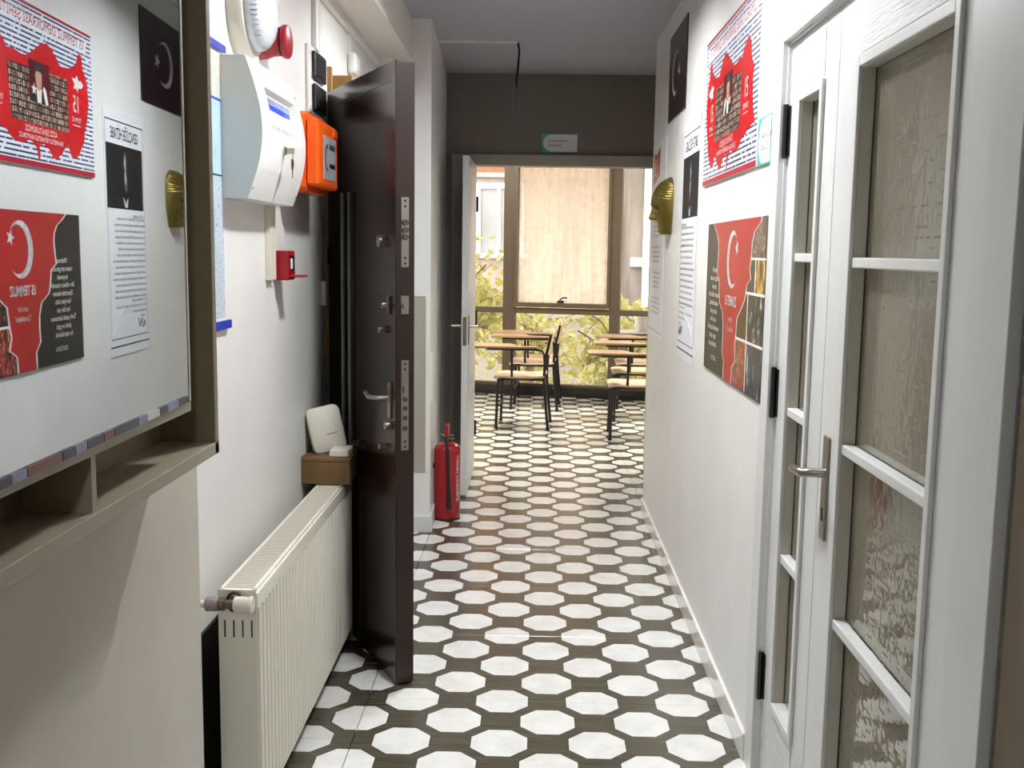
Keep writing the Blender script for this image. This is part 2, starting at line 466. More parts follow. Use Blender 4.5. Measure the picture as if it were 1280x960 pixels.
def tag(o, label=None, cat=None, group=None, kind=None):
    if label: o['label'] = label
    if cat: o['category'] = cat
    if group: o['group'] = group
    if kind: o['kind'] = kind
    return o

def thing(name, label, cat, loc, group=None, rz=0.0):
    o = bpy.data.objects.new(name, None); COL.objects.link(o)
    o.empty_display_size = 0.05
    o.location = loc; o.rotation_euler = (0, 0, rz)
    return tag(o, label, cat, group)

def struct(name, mb, material, parent=None, label=None):
    o = mb.build(name, material, parent)
    if parent is None: tag(o, kind='structure')
    if label: o['label'] = label
    return o

def copy_tree(o, parent=None):
    c = o.copy(); COL.objects.link(c); c.parent = parent
    if parent is not None: c.matrix_parent_inverse = o.matrix_parent_inverse.copy()
    for ch in [k for k in bpy.data.objects if k.parent == o]: copy_tree(ch, c)
    return c

_txt = {}
def text_mesh(body, size, align='CENTER', space=1.0, width=1.0, bold=0.0):
    cu = bpy.data.curves.new('lettering', 'FONT'); cu.body = body; cu.size = size
    cu.align_x = align; cu.align_y = 'CENTER'; cu.resolution_u = 2; cu.space_line = space
    cu.offset = bold
    o = bpy.data.objects.new('lettering', cu); COL.objects.link(o)
    dg = bpy.context.evaluated_depsgraph_get()
    me = bpy.data.meshes.new_from_object(o.evaluated_get(dg))
    bpy.data.objects.remove(o); bpy.data.curves.remove(cu)
    vs = [(v.co.x * width, v.co.y) for v in me.vertices]; fs = [tuple(p.vertices) for p in me.polygons]
    bpy.data.meshes.remove(me)
    return vs, fs

class Sheet:
    """flat print on a wall: (u, v) in metres, d = height above the wall"""
    def __init__(s, org, u, v, nrm): s.o = Vector(org); s.u = Vector(u); s.vv = Vector(v); s.nn = Vector(nrm)
    def at(s, u, v, d): return s.o + s.u * u + s.vv * v + s.nn * d
    def slab(s, name, pts, d0, d1, material, parent=None):
        mb = MB(); mb.prism(pts, d0, d1, lambda a, b, h: s.at(a, b, h)); return mb.build(name, material, parent)
    def rect(s, name, u0, u1, v0, v1, d0, d1, material, parent=None):
        return s.slab(name, [(u0, v0), (u1, v0), (u1, v1), (u0, v1)], d0, d1, material, parent)
    def poly(s, name, pts, d, material, parent):
        mb = MB(); mb.add([s.at(a, b, d) for a, b in pts], [tuple(range(len(pts)))]); return mb.build(name, material, parent)
    def polys(s, name, lst, d, material, parent):
        mb = MB()
        for pts in lst: mb.add([s.at(a, b, d) for a, b in pts], [tuple(range(len(pts)))])
        return mb.build(name, material, parent)
    def text(s, name, body, u, v, size, d, material, parent, align='CENTER', space=1.0, width=1.0, bold=0.0):
        vs, fs = text_mesh(body, size, align, space, width, bold)
        mb = MB(); mb.add([s.at(u + a, v + b, d) for a, b in vs], fs); return mb.build(name, material, parent)

def arc_pts(cx, cy, r, a0, a1, n, sx=1.0):
    return [(cx + sx * r * math.cos(a0 + (a1 - a0) * i / n), cy + r * math.sin(a0 + (a1 - a0) * i / n)) for i in range(n + 1)]
def crescent(cx, cy, r, sx=1.0, open_deg=35):
    a = math.radians(open_deg)
    outer = arc_pts(cx, cy, r, a, 2 * PI - a, 28, sx)
    # inner circle through the two tips
    off = 0.22 * r; ri = math.hypot(r * math.cos(a) - off, r * math.sin(a)); b = math.atan2(r * math.sin(a), r * math.cos(a) - off)
    inner = arc_pts(cx + sx * off, cy, ri, 2 * PI - b, b, 28, sx)
    return outer + inner[1:-1]
def star(cx, cy, r, sx=1.0, rot=PI):
    return [(cx + sx * (r if k % 2 == 0 else r * 0.4) * math.cos(rot + k * PI / 5), cy + (r if k % 2 == 0 else r * 0.4) * math.sin(rot + k * PI / 5)) for k in range(10)]

# ================================================================== STRUCTURE
RW = 0.735          # face of the right wall
LW = -0.74          # face of the radiator wall
PW = -0.47          # face of the wall under the mirror cabinet
CZ = 2.65
BACK = 7.05         # wall with the classroom door

floor = struct('floor', MB().box(-3.0, 4.4, -3.0, 11.9, -0.20, -0.012), 'grout', label='dark grout bed below the octagon tiles')
def tile_mesh(w_, d_):
    mb = MB(); g = 0.0012; c = 0.0015
    x0, x1, y0, y1 = g, w_ - g, g, d_ - g
    vs = [(x0, y0, -0.012), (x1, y0, -0.012), (x1, y1, -0.012), (x0, y1, -0.012),
          (x0, y0, -c), (x1, y0, -c), (x1, y1, -c), (x0, y1, -c),
          (x0 + c, y0 + c, 0), (x1 - c, y0 + c, 0), (x1 - c, y1 - c, 0), (x0 + c, y1 - c, 0)]
    fs = [(0, 3, 2, 1), (0, 1, 5, 4), (1, 2, 6, 5), (2, 3, 7, 6), (3, 0, 4, 7), (4, 5, 9, 8), (5, 6, 10, 9), (6, 7, 11, 10), (7, 4, 8, 11), (8, 9, 10, 11)]
    me = bpy.data.meshes.new('floor_tile'); me.from_pydata(vs, [], fs); me.update(); me.materials.append(M['tile']); return me
TM = tile_mesh(1.2, 0.6)
for ci, x0 in enumerate((-2.85, -1.65, -0.45, 0.75, 1.95)):
    off = 3.3315 + (0.3 if ci % 2 == 1 else 0.0)
    k0 = int(math.floor((-2.4 - off) / 0.6))
    for k in range(k0, k0 + 25):
        y = off + k * 0.6
        if y > 11.4 or y < -2.9: continue
        if x0 < -1.7 and y < 7.2: continue
        t_ = put('floor_tile', TM, floor, local=True); t_.location = (x0, y, 0)

struct('wall_left', MB().box(-0.95, PW, -2.9, 1.69, 0, CZ), 'wall_beige', label='beige grey wall below the mirror cabinet')
struct('wall_left', MB().box(-0.95, LW, 1.69, 4.27, 0, CZ), 'wall', label='white wall behind the radiator')
struct('wall_left', MB().box(-0.95, LW, 4.27, 5.43, 2.16, CZ), 'wall', label='wall strip above the entrance opening')
struct('wall_left', MB().prism([(-0.455, 5.43), (-0.515, BACK), (-0.95, BACK), (-0.95, 5.43)], 0, CZ, lambda a, b, h: (a, b, h)), 'wall', label='white wall beside the fire extinguisher')
pan = struct('trim_1', MB().box(-0.94, -0.478, 5.426, 5.43, 0.324, 1.256), 'wall_grey', label='grey painted band on the wall end')
# stair landing behind the entrance opening
struct('wall_landing', MB().box(-2.4, -2.3, 3.8, 5.9, 0, CZ).box(-2.3, -0.95, 3.7, 3.8, 0, CZ).box(-2.3, -0.95, 5.8, 5.9, 0, CZ), 'wall_grey', label='grey walls of the stair landing')
# right wall: beyond the casing, and above the white door
DW = dict(y0=1.535, y1=2.86, top=2.05)
struct('wall_right', MB().box(RW, 0.86, 2.88, 5.95, 0, CZ).box(RW, 0.86, 1.46, 2.88, 2.07, CZ), 'wall', label='white wall hung with posters')
struct('wall_right', MB().box(0.742, 0.90, -2.9, 1.404, 0, CZ).box(0.80, 0.90, 1.404, 1.46, 0, CZ), 'wall_brown', label='brown grey wall next to the white door')
struct('wall_back', MB().box(-0.95, -0.40, BACK, 7.15, 0, 2.9).box(-0.40, 0.90, BACK, 7.15, 2.09, 2.9).box(0.90, 3.5, BACK, 7.15, 0, 2.9).box(-2.7, -0.95, BACK, 7.15, 0, 2.9), 'wall_taupe', label='taupe wall above the classroom door')
struct('wall_alcove', MB().box(1.7, 1.8, 5.7, BACK, 0, CZ).box(0.86, 1.7, 5.85, 5.95, 0, CZ), 'wall_grey', label='grey walls of the side alcove')
struct('wall_behind', MB().box(-0.95, 0.95, -3.0, -2.9, 0, CZ), 'wall', label='white wall closing the corridor behind')
struct('ceiling', MB().box(-2.4, 1.8, -3.0, BACK, CZ, CZ + 0.12), 'ceil', label='bluish white corridor ceiling')
struct('trim_2', MB().box(LW, -0.555, -2.8, 5.43, 2.455, CZ).box(LW, PW, -2.8, 1.69, 2.40, 2.455), 'beam', label='dropped beam along the wall top')
# room behind the white double door
struct('wall_room', MB().box(2.9, 3.0, -0.6, 4.4, 0, CZ).box(0.9, 2.9, -0.6, -0.5, 0, CZ).box(0.86, 2.9, 4.3, 4.4, 0, CZ), 'wall_beige', label='beige walls of the room behind the glazed door')
struct('ceiling_room', MB().box(0.86, 3.0, -0.6, 4.4, CZ, CZ + 0.1), 'ceil')
# classroom
struct('wall_classroom', MB().box(-2.7, -2.6, 7.15, 11.6, 0, 2.9).box(3.4, 3.5, 7.15, 11.6, 0, 2.9), 'wall', label='white side walls of the classroom')
struct('ceiling_classroom', MB().box(-2.7, 3.5, 7.05, 11.6, 2.9, 3.0), 'ceil')

# baseboards
struct('baseboard_right', MB().box(0.7235, RW, 2.955, 5.945, 0, 0.085, 0.002), mat('glossy_white_skirting', (226, 226, 224), 0.12, var=0.01, scale=5), label='glossy white skirting')
struct('baseboard_left', MB().box(-0.94, -0.455, 5.415, 5.43, 0, 0.085).add([(-0.4425, 5.415, 0), (-0.455, 5.415, 0), (-0.5142, 7.0, 0), (-0.5017, 7.0, 0), (-0.4425, 5.415, 0.085), (-0.455, 5.415, 0.085), (-0.5142, 7.0, 0.085), (-0.5017, 7.0, 0.085)],
       [(0, 1, 2, 3), (4, 5, 6, 7), (0, 1, 5, 4), (1, 2, 6, 5), (2, 3, 7, 6), (3, 0, 4, 7)]), 'door_white', label='white skirting round the wall end')
struct('baseboard_left', MB().box(LW, -0.728, 1.70, 4.15, 0, 0.07), 'door_white', label='white skirting below the radiator')

# ---------------- white glazed double door in the right wall
cas = MB()
cas.box(0.730, 0.80, 2.86, 2.953, 0, 2.13, 0.002).box(0.730, 0.80, 1.432, 1.535, 0, 2.13, 0.002).box(0.730, 0.80, 1.535, 2.86, 2.05, 2.13, 0.002)
door1 = bpy.data.objects.new('door_1', None); COL.objects.link(door1); door1.location = (0.76, 2.2, 0); tag(door1, 'white double door with narrow and wide glazed leaves', kind='structure')
cas.build('casing', 'door_white', door1)
MB().box(0.745, 0.775, 2.853, 2.86, 0, 2.05).box(0.745, 0.775, 1.535, 1.54, 0, 2.05).box(0.745, 0.775, 1.54, 2.853, 2.044, 2.05).build('door_stop', 'door_white', door1)
def glazed_leaf(name, y0, y1, o0, o1, zb, zt, bars):
    xf, xb = 0.755, 0.797
    lf = bpy.data.objects.new(name, None); COL.objects.link(lf); lf.parent = door1
    lf.matrix_parent_inverse = wmat(door1).inverted(); lf.location = (xf, (y0 + y1) / 2, 0)
    lf_mb = MB().box(xf, xb, y0, o0, 0.012, 2.042).box(xf, xb, o1, y1, 0.012, 2.042).box(xf, xb, o0, o1, 0.012, zb).box(xf, xb, o0, o1, zt, 2.042)
    lf_mb.build('leaf_frame', 'door_white', lf)
    g = 0.012  # raised beading round the glazing
    bd = MB().box(xf - 0.009, xf, o0 - 0.022, o0, zb - 0.022, zt + 0.022, 0.002).box(xf - 0.009, xf, o1, o1 + 0.022, zb - 0.022, zt + 0.022, 0.002)
    bd.box(xf - 0.009, xf, o0, o1, zb - 0.022, zb, 0.002).box(xf - 0.009, xf, o0, o1, zt, zt + 0.022, 0.002)
    bd.build('glazing_bead', 'door_white', lf)
    rv = MB().box(xf, xf + 0.026, o0, o0 + 0.002, zb, zt).box(xf, xf + 0.026, o1 - 0.002, o1, zb, zt).box(xf, xf + 0.026, o0, o1, zt - 0.002, zt)
    rv.build('rebate', 'door_in', lf)
    MB().box(xf + 0.026, xf + 0.0275, o0, o0 + 0.004, zb, zt).box(xf + 0.026, xf + 0.0275, o1 - 0.004, o1, zb, zt).build('gasket', 'black', lf)
    for zc in bars:
        MB().box(xf - 0.002, xf + 0.026, o0, o1, zc - 0.011, zc + 0.011, 0.003).build('glazing_bar', 'door_white', lf)
    lim = [zb] + list(bars) + [zt]
    for a, b in zip(lim[:-1], lim[1:]):
        MB().box(xf + 0.028, xf + 0.032, o0, o1, a + (0 if a == zb else 0.011), b - (0 if b == zt else 0.011)).build('glass_pane', 'pane', lf)
    MB().box(xf - 0.0015, xf, o0 - 0.01, o1 + 0.01, zt + 0.03, 2.03).box(xf - 0.0015, xf, o0 - 0.01, o1 + 0.01, 0.03, zb - 0.03).build('embossed_panel', 'emboss', lf)
    return lf
narrow = glazed_leaf('narrow_leaf', 2.408, 2.853, 2.535, 2.725, 0.285, 1.882, (0.69, 1.086, 1.488))
wide = glazed_leaf('wide_leaf', 1.540, 2.404, 1.735, 2.232, 0.285, 1.882, (0.69, 1.08, 1.48))
hd = MB().box(0.748, 0.755, 2.318, 2.358, 0.85, 1.09, 0.003).build('handle_plate', 'chrome', wide)
MB().tube([(0.75, 2.338, 1.005), (0.715, 2.338, 1.005), (0.702, 2.345, 1.003), (0.700, 2.375, 1.000), (0.700, 2.43, 0.998)], 0.0105, 10).build('lever', 'chrome', wide, True)
MB().box(0.7465, 0.749, 2.334, 2.341, 0.895, 0.925).build('keyhole', 'black', wide)
for z0 in (1.75, 0.24, 1.05):
    MB().cyl((0.744, 2.852, z0), (0.744, 2.852, z0 + 0.14), 0.0075, n=10).box(0.7505, 0.7545, 2.835, 2.853, z0 + 0.005, z0 + 0.135).build('hinge', 'blackmetal', narrow, True)
for z0 in (1.735, 0.24):
    MB().cyl((0.742, 1.537, z0), (0.742, 1.537, z0 + 0.18), 0.0085, n=10).box(0.7505, 0.7545, 1.538, 1.56, z0 + 0.005, z0 + 0.175).build('hinge', 'blackmetal', wide, True)

# ---------------- classroom door frame and leaf
door2 = bpy.data.objects.new('door_2', None); COL.objects.link(door2); door2.location = (0.2, BACK, 0); tag(door2, 'open white classroom door in a grey frame', kind='structure')
MB().box(-0.478, -0.345, 7.02, BACK, 0, 2.128, 0.003).box(-0.345, 0.86, 7.02, BACK, 2.055, 2.128, 0.003).box(0.86, 0.98, 7.02, BACK, 0, 2.128, 0.003) \
    .box(-0.40, -0.345, BACK, 7.15, 0, 2.09).box(0.86, 0.90, BACK, 7.15, 0, 2.09).box(-0.345, 0.86, BACK, 7.15, 2.055, 2.09).build('door_frame', 'wall_grey', door2)
lf2 = MB().box(-0.348, -0.310, 6.225, 7.015, 0.012, 2.048, 0.002).build('leaf', 'door_white', door2)
for (a, b) in ((0.15, 0.62), (0.72, 1.25), (1.35, 1.92)):
    MB().box(-0.310, -0.307, 6.34, 6.90, a, b).build('leaf_panel', 'door_white', lf2)
MB().box(-0.340, -0.318, 6.221, 6.225, 0.93, 1.10).build('lock_plate', 'chrome', lf2)
MB().tube([(-0.348, 6.275, 1.043), (-0.41, 6.275, 1.043), (-0.425, 6.30, 1.043), (-0.425, 6.38, 1.04)], 0.009, 8).box(-0.355, -0.348, 6.258, 6.292, 0.93, 1.11).build('handle', 'chrome', lf2, True)
MB().tube([(-0.310, 6.275, 1.043), (-0.25, 6.275, 1.043), (-0.235, 6.30, 1.043), (-0.235, 6.38, 1.04)], 0.009, 8).box(-0.310, -0.303, 6.258, 6.292, 0.93, 1.11).build('handle', 'chrome', lf2, True)
for z0 in (0.25, 1.0, 1.75):
    MB().cyl((-0.304, 7.012, z0), (-0.304, 7.012, z0 + 0.1), 0.008, n=8).build('hinge', 'blackmetal', lf2)

# ---------------- classroom window wall (set at an angle)
WROT = -math.atan(0.2217)
win = bpy.data.objects.new('window_1', None); COL.objects.link(win)
win.location = (0.37, 10.80, 0); win.rotation_euler = (0, 0, WROT)
tag(win, 'bronze aluminium window wall with a hinged middle sash', kind='structure')
CW = math.cos(WROT)
mull = [(-2.95 + 0.0, 0.06), (-1.70, 0.06), (-0.557, 0.06), (0.550, 0.05), (1.66, 0.05), (2.85, 0.05)]
for c, hw in mull:
    MB().box(c - hw, c + hw, -0.05, 0.06, 0.0, 2.9).build('mullion', 'alu', win, local=True)
MB().box(-3.1, 3.2, -0.06, 0.07, 0.0, 0.035).box(-3.1, 3.2, -0.075, 0.07, 0.035, 0.10).build('bottom_rail', 'aludark', win, local=True)
MB().box(-3.1, 3.2, -0.045, 0.05, 0.10, 0.125).build('sill_bead', 'alu', win, local=True)
MB().box(-3.1, 3.2, -0.05, 0.06, 2.6, 2.9).build('head_rail', 'alu', win, local=True)
for i in range(len(mull) - 1):
    a = mull[i][0] + mull[i][1]; b = mull[i + 1][0] - mull[i + 1][1]
    MB().box(a, b, -0.045, 0.05, 0.858, 0.915).build('transom', 'alu', win, local=True)
    MB().box(a, b, 0.0, 0.006, 0.125, 0.858).build('glass_pane', 'winglass', win, local=True)
    if i != 2:
        MB().box(a, b, 0.0, 0.006, 0.915, 2.6).build('glass_pane', 'winglass', win, local=True)
    else:
        s = 0.045
        sash = MB().box(a, a + 0.03, -0.07, 0.03, 0.925, 2.58).box(b - 0.03, b, -0.07, 0.03, 0.925, 2.58).box(a + 0.03, b - 0.03, -0.07, 0.03, 0.925, 0.925 + s).box(a + 0.03, b - 0.03, -0.07, 0.03, 2.5, 2.58).build('sash', 'alu', win, local=True)
        gp = MB().box(a + 0.03, b - 0.03, 0.0, 0.006, 0.925 + s, 2.5).build('glass_pane', 'dirtyglass', sash, local=True)
        MB().box(-0.035, 0.035, -0.085, -0.07, 0.975, 1.0, 0.003).tube([(0, -0.08, 0.99), (0, -0.11, 0.995), (0.0, -0.11, 1.01), (0.03, -0.115, 1.03), (0.075, -0.115, 1.03)], 0.008, 8).build('window_handle', 'black', sash, local=True)

# ================================================================== LAMPS
def round_lamp(x, y, z, r, mm, label):
    lp = thing('ceiling_lamp', label, 'lamp', (x, y, z), 'round flush ceiling lamps')
    MB().lathe([(r + 0.012, 0.0), (r + 0.017, -0.02), (r + 0.017, -0.08), (r + 0.001, -0.084), (r, -0.045), (0.001, -0.045)], (x, y, z), (0, 0, 1), 32).build('housing', 'white', lp, True)
    MB().lathe([(0.001, -0.0475), (r - 0.002, -0.0475), (r - 0.002, -0.0545), (0.001, -0.0545)], (x, y, z), (0, 0, 1), 32).build('diffuser', mm, lp)
round_lamp(0.13, 2.78, CZ, 0.108, 'led', 'round flush led lamp on the ceiling above the brown door edge')
round_lamp(0.02, 4.22, CZ, 0.108, 'led', 'round flush led lamp on the ceiling above the tall text poster')
round_lamp(0.20, -0.90, CZ, 0.108, 'fill_back', 'added unseen fill lamp on the ceiling behind the mirror cabinet')  # unseen, added as fill for the wall below the mirror cabinet
round_lamp(2.1, 0.7, CZ, 0.13, 'fill_room', 'added unseen fill lamp in the room behind the glazed door')  # unseen, added so the room behind the panes looks lit
for (x, y, lb) in ((-1.0, 8.9, 'added unseen fill panel on the classroom ceiling over the chairs by the door leaf'), (1.6, 8.9, 'added unseen fill panel on the classroom ceiling over the chairs by the poster wall')):
    lp = thing('added_fill_panel', lb, 'lamp', (x, y, 2.9), 'added fill panels in the classroom')  # unseen panels, added to lift the classroom floor
    MB().box(x - 0.31, x + 0.31, y - 0.31, y + 0.31, 2.875, 2.9).build('housing', 'white', lp)
    MB().box(x - 0.29, x + 0.29, y - 0.29, y + 0.29, 2.871, 2.8745).build('diffuser', 'fill_class', lp)

# ================================================================== LEFT SIDE
# ---------------- mirror cabinet
cb = thing('mirror_cabinet', 'beige wall cabinet with a large mirror above a narrow shelf', 'cabinet', (-0.42, 0.85, 1.19))
Y0c, Y1c = 0.15, 1.522; CF = -0.381
MB().box(PW, CF, 1.505, Y1c, 1.190, 2.20, 0.001).build('side_panel', 'cab_dark', cb)
MB().box(PW, CF, Y0c, Y0c + 0.018, 1.190, 2.20).build('side_panel', 'cab', cb)
MB().box(PW, CF, Y0c, Y1c, 2.18, 2.20).build('top_panel', 'cab', cb)
MB().box(PW, CF, Y0c, 1.524, 1.190, 1.208, 0.001).build('shelf_board', 'cab', cb)
MB().box(PW, -0.462, Y0c + 0.018, 1.505, 1.208, 2.18).build('back_panel', 'cab_dark', cb)
MB().box(-0.462, -0.384, Y0c + 0.018, 1.410, 1.270, 1.283, 0.001).build('rail', 'cab', cb)
for yy in (1.093, 0.70, 0.40):
    MB().box(-0.462, -0.386, yy - 0.006, yy + 0.006, 1.208, 1.270).build('divider', 'cab', cb)
MB().box(-0.458, -0.405, 1.385, 1.403, 1.283, 2.17).build('stile', 'cab_dark', cb)
# mirror pane: slightly turned slab
ma = 0.02247
def mx(y): return (-0.35309 - y * math.sin(ma)) / math.cos(ma)
mb = MB(); ya, yb = 0.18, 1.404
mb.add([(mx(ya) - 0.005, ya, 1.285), (mx(yb) - 0.005, yb, 1.285), (mx(yb), yb, 1.285), (mx(ya), ya, 1.285),
        (mx(ya) - 0.005, ya, 2.17), (mx(yb) - 0.005, yb, 2.17), (mx(yb), yb, 2.17), (mx(ya), ya, 2.17)],
       [(0, 1, 2, 3), (4, 7, 6, 5), (0, 4, 5, 1), (1, 5, 6, 2), (2, 6, 7, 3), (3, 7, 4, 0)])
mir = mb.build('mirror_pane', 'mirror', cb)
yy = 0.2; seq = ['navy', 'tint', 'brownred', 'navy', 'tint', 'navy', 'brownred', 'navy', 'tint', 'paper', 'navy', 'tint', 'navy', 'brownred']
k = 0
while yy < 1.39:
    ln_ = random.choice((0.03, 0.045, 0.06, 0.075)); y2 = min(yy + ln_, 1.395)
    if y2 - yy > 0.01:
        MB().add([(mx(yy) + d, yy, z) for d in (0.0005, 0.0025) for z in (1.284, 1.293)] + [(mx(y2) + d, y2 - 0.002, z) for d in (0.0005, 0.0025) for z in (1.284, 1.293)],
                 [(0, 1, 3, 2), (4, 6, 7, 5), (0, 4, 5, 1), (2, 3, 7, 6), (0, 2, 6, 4), (1, 5, 7, 3)]).build('edge_segment', seq[k % len(seq)], mir)  # short coloured segments along the mirror's lower edge
    yy = y2; k += 1
MB().box(-0.3905, -0.3838, 1.4042, 1.410, 1.284, 2.17).build('edge_bead', 'offwhite', cb)

# ---------------- rolled wall map beside the cabinet
mp_ = thing('wall_map', 'long rolled map with blue end strips hanging beside the fire alarm', 'map', (LW, 2.70, 1.28))
sh = Sheet((LW, 2.30, 1.28), (0, 1, 0), (0, 0, 1), (1, 0, 0))
sh.rect('sheet', 0.0, 0.468, 0.02, 0.72, 0.004, 0.006, 'paper', mp_)
sh.rect('settlement_map', 0.01, 0.455, 0.03, 0.395, 0.0062, 0.0066, 'mapnet', mp_)
sh.rect('coast_map', 0.01, 0.455, 0.40, 0.585, 0.0062, 0.0066, 'mapgreen', mp_)
sh.rect('relief_map', 0.01, 0.455, 0.592, 0.70, 0.0062, 0.0066, 'maptop', mp_)
sh.rect('dividing_line', 0.01, 0.455, 0.3955, 0.40, 0.0062, 0.0068, 'ink', mp_)
sh.rect('dividing_line', 0.01, 0.455, 0.5855, 0.5915, 0.0062, 0.0068, 'blueprint', mp_)
sh.rect('bottom_strip', 0.0, 0.485, 0.0, 0.022, 0.001, 0.014, 'blueedge', mp_)
sh.rect('top_strip', 0.0, 0.480, 0.712, 0.73, 0.001, 0.014, 'blueedge', mp_)

# ---------------- round wall light
lt = thing('wall_light', 'round white bulkhead light with ribbed clear dome', 'light', (LW, 2.95, 2.01))
c0 = (LW, 2.955, 2.145)
MB().lathe([(0.13, 0.0), (0.132, 0.03), (0.126, 0.042), (0.110, 0.044), (0.001, 0.044)], c0, (1, 0, 0), 40).build('base_ring', 'offwhite', lt, True)
MB().lathe([(0.112, 0.044), (0.115, 0.052), (0.112, 0.064), (0.104, 0.076), (0.088, 0.088), (0.06, 0.096), (0.025, 0.099), (0.001, 0.0995)], c0, (1, 0, 0), 40).build('dome', mat('frosted_clear_dome', (214, 218, 226), 0.18, var=0.10, scale=30, stretch=(1, 1, 3)), lt, True)
dm = MB()
for k in range(9):
    z = -0.085 + k * 0.012
    hw = math.sqrt(0.113 ** 2 - z * z)
    dm.tube([(LW + 0.05 + 0.012, 2.955 - hw * 1.0, 2.145 + z), (LW + 0.066, 2.955 - hw * 0.985, 2.145 + z), (LW + 0.078, 2.955 - hw * 0.93, 2.145 + z)], 0.0016, 6)
dm.build('dome_ribs', 'grey', lt, True)

# ---------------- red sounder
sr = thing('alarm_sounder', 'round red alarm sounder beside the bulkhead light', 'alarm', (LW, 3.18, 2.05))
MB().lathe([(0.052, 0.0), (0.05, 0.02), (0.043, 0.04), (0.041, 0.062), (0.044, 0.064)], (LW, 3.18, 2.10), (1, 0, 0), 28).build('body', 'red', sr, True)
MB().lathe([(0.036, 0.062), (0.036, 0.070)], (LW, 3.18, 2.10), (1, 0, 0), 28).build('neck', 'black', sr, True)
MB().lathe([(0.047, 0.069), (0.049, 0.074), (0.048, 0.084), (0.042, 0.088), (0.001, 0.089)], (LW, 3.18, 2.10), (1, 0, 0), 28).build('cap', 'red', sr, True)

# ---------------- fire alarm panel
ap = thing('fire_alarm', 'white fire alarm control unit with key and zone window', 'fire alarm', (LW, 3.0, 1.622))
ya, yb = 2.748, 3.262; z0, z1 = 1.622, 1.985
def front(z):
    t = (z - z0) / (z1 - z0); return LW + 0.072 + 0.042 * math.sin(PI * min(1, max(0, t)) ** 0.95)
def prof(notch):
    zs = [z0 + (z1 - z0) * i / 18 for i in range(19)]
    pts = [(LW, z0)]
    if not notch: pts += [(front(z), z) for z in zs]
    else:
        na, nb = 1.795, 1.922
        pts += [(front(z), z) for z in zs if z < na] + [(front(na), na), (LW + 0.088, na + 0.018), (LW + 0.080, nb - 0.012), (front(nb), nb)] + [(front(z), z) for z in zs if z > nb]
    return pts + [(LW, z1)]
hb = MB()
for (a, b, nn) in ((ya, 2.845, False), (2.845, 3.205, True), (3.205, yb, False)):
    hb.prism(prof(nn), a, b, lambda p, q, h: (p, h, q))
hb.build('housing', 'white', ap)
lab = MB().add([(LW + 0.0885, 2.855, 1.822), (LW + 0.0885, 3.185, 1.822), (LW + 0.0825, 3.185, 1.905), (LW + 0.0825, 2.855, 1.905)], [(0, 1, 2, 3)]).build('label_sheet', 'paper', ap)
def lab_x(z): return LW + 0.0885 + (z - 1.822) * (-0.006 / 0.083) + 0.0006
for k in range(4):
    y_a = 2.86 + k * 0.081; y_b = y_a + 0.074
    for (za, zb, mm) in ((1.872, 1.888, 'blueprint'), (1.890, 1.904, 'tint')):
        MB().add([(lab_x(za), y_a, za), (lab_x(za), y_b, za), (lab_x(zb), y_b, zb), (lab_x(zb), y_a, zb)], [(0, 1, 2, 3)]).build('zone_strip', mm, lab)
    MB().add([(lab_x(1.826), y_b + 0.001, 1.838), (lab_x(1.826), y_b + 0.005, 1.838), (lab_x(1.904), y_b + 0.005, 1.904), (lab_x(1.904), y_b + 0.001, 1.904)], [(0, 1, 2, 3)]).build('zone_line', 'ink', lab)
for k in range(10):
    y_a = 2.865 + k * 0.032
    MB().add([(lab_x(1.824), y_a, 1.824), (lab_x(1.824), y_a + 0.02, 1.824), (lab_x(1.834), y_a + 0.02, 1.834), (lab_x(1.834), y_a, 1.834)], [(0, 1, 2, 3)]).build('button', 'grey', lab)
xk = front(1.765)
MB().cyl((xk - 0.004, 2.985, 1.765), (xk + 0.006, 2.985, 1.765), 0.012, n=16).box(xk + 0.005, xk + 0.030, 2.984, 2.987, 1.757, 1.773).build('lock', 'chrome', ap)
MB().tube([(xk + 0.026, 2.985, 1.757), (xk + 0.024, 2.987, 1.74)], 0.0015, 6).prism([(2.974, 1.742), (2.999, 1.742), (3.000, 1.725), (2.990, 1.710), (2.990, 1.690), (2.985, 1.690), (2.984, 1.710), (2.973, 1.722)], xk + 0.022, xk + 0.0245, lambda p, q, h: (h, p, q)).build('key', 'chrome', ap)
for (y_, z_) in ((2.762, 1.955), (2.762, 1.65), (3.245, 1.65), (3.245, 1.945)):
    MB().cyl((front(z_) - 0.002, y_, z_), (front(z_) + 0.0012, y_, z_), 0.005, n=10).build('screw', 'grey', ap)

# ---------------- orange cabinet
ob = thing('first_aid_box', 'orange plastic wall box with a grey label next to the fire alarm', 'box', (LW, 3.5, 1.685))
MB().box(LW, -0.695, 3.335, 3.70, 1.683, 1.915, 0.008).build('back_tray', 'orange', ob)
MB().prism([(3.345, 1.69), (3.345, 1.91), (3.37, 1.925), (3.66, 1.925), (3.69, 1.90), (3.69, 1.70), (3.66, 1.675), (3.37, 1.675)], -0.695, -0.645, lambda p, q, h: (h, p, q)).build('body', 'orange', ob)
MB().box(-0.645, -0.607, 3.352, 3.685, 1.692, 1.905, 0.012).build('lid', 'orange', ob)
MB().box(-0.665, -0.655, 3.338, 3.346, 1.75, 1.86, 0.002).build('clasp_rib', 'orange', ob)
MB().box(-0.690, -0.684, 3.336, 3.344, 1.69, 1.91, 0.002).build('clasp_rib', 'orange', ob)
MB().box(-0.640, -0.612, 3.35, 3.354, 1.70, 1.90).build('edge_strip', 'orange', ob)
MB().box(-0.609, -0.602, 3.60, 3.66, 1.868, 1.893, 0.002).build('latch', 'orange', ob)
sh = Sheet((-0.607, 3.44, 1.72), (0, 1, 0), (0, 0, 1), (1, 0, 0))
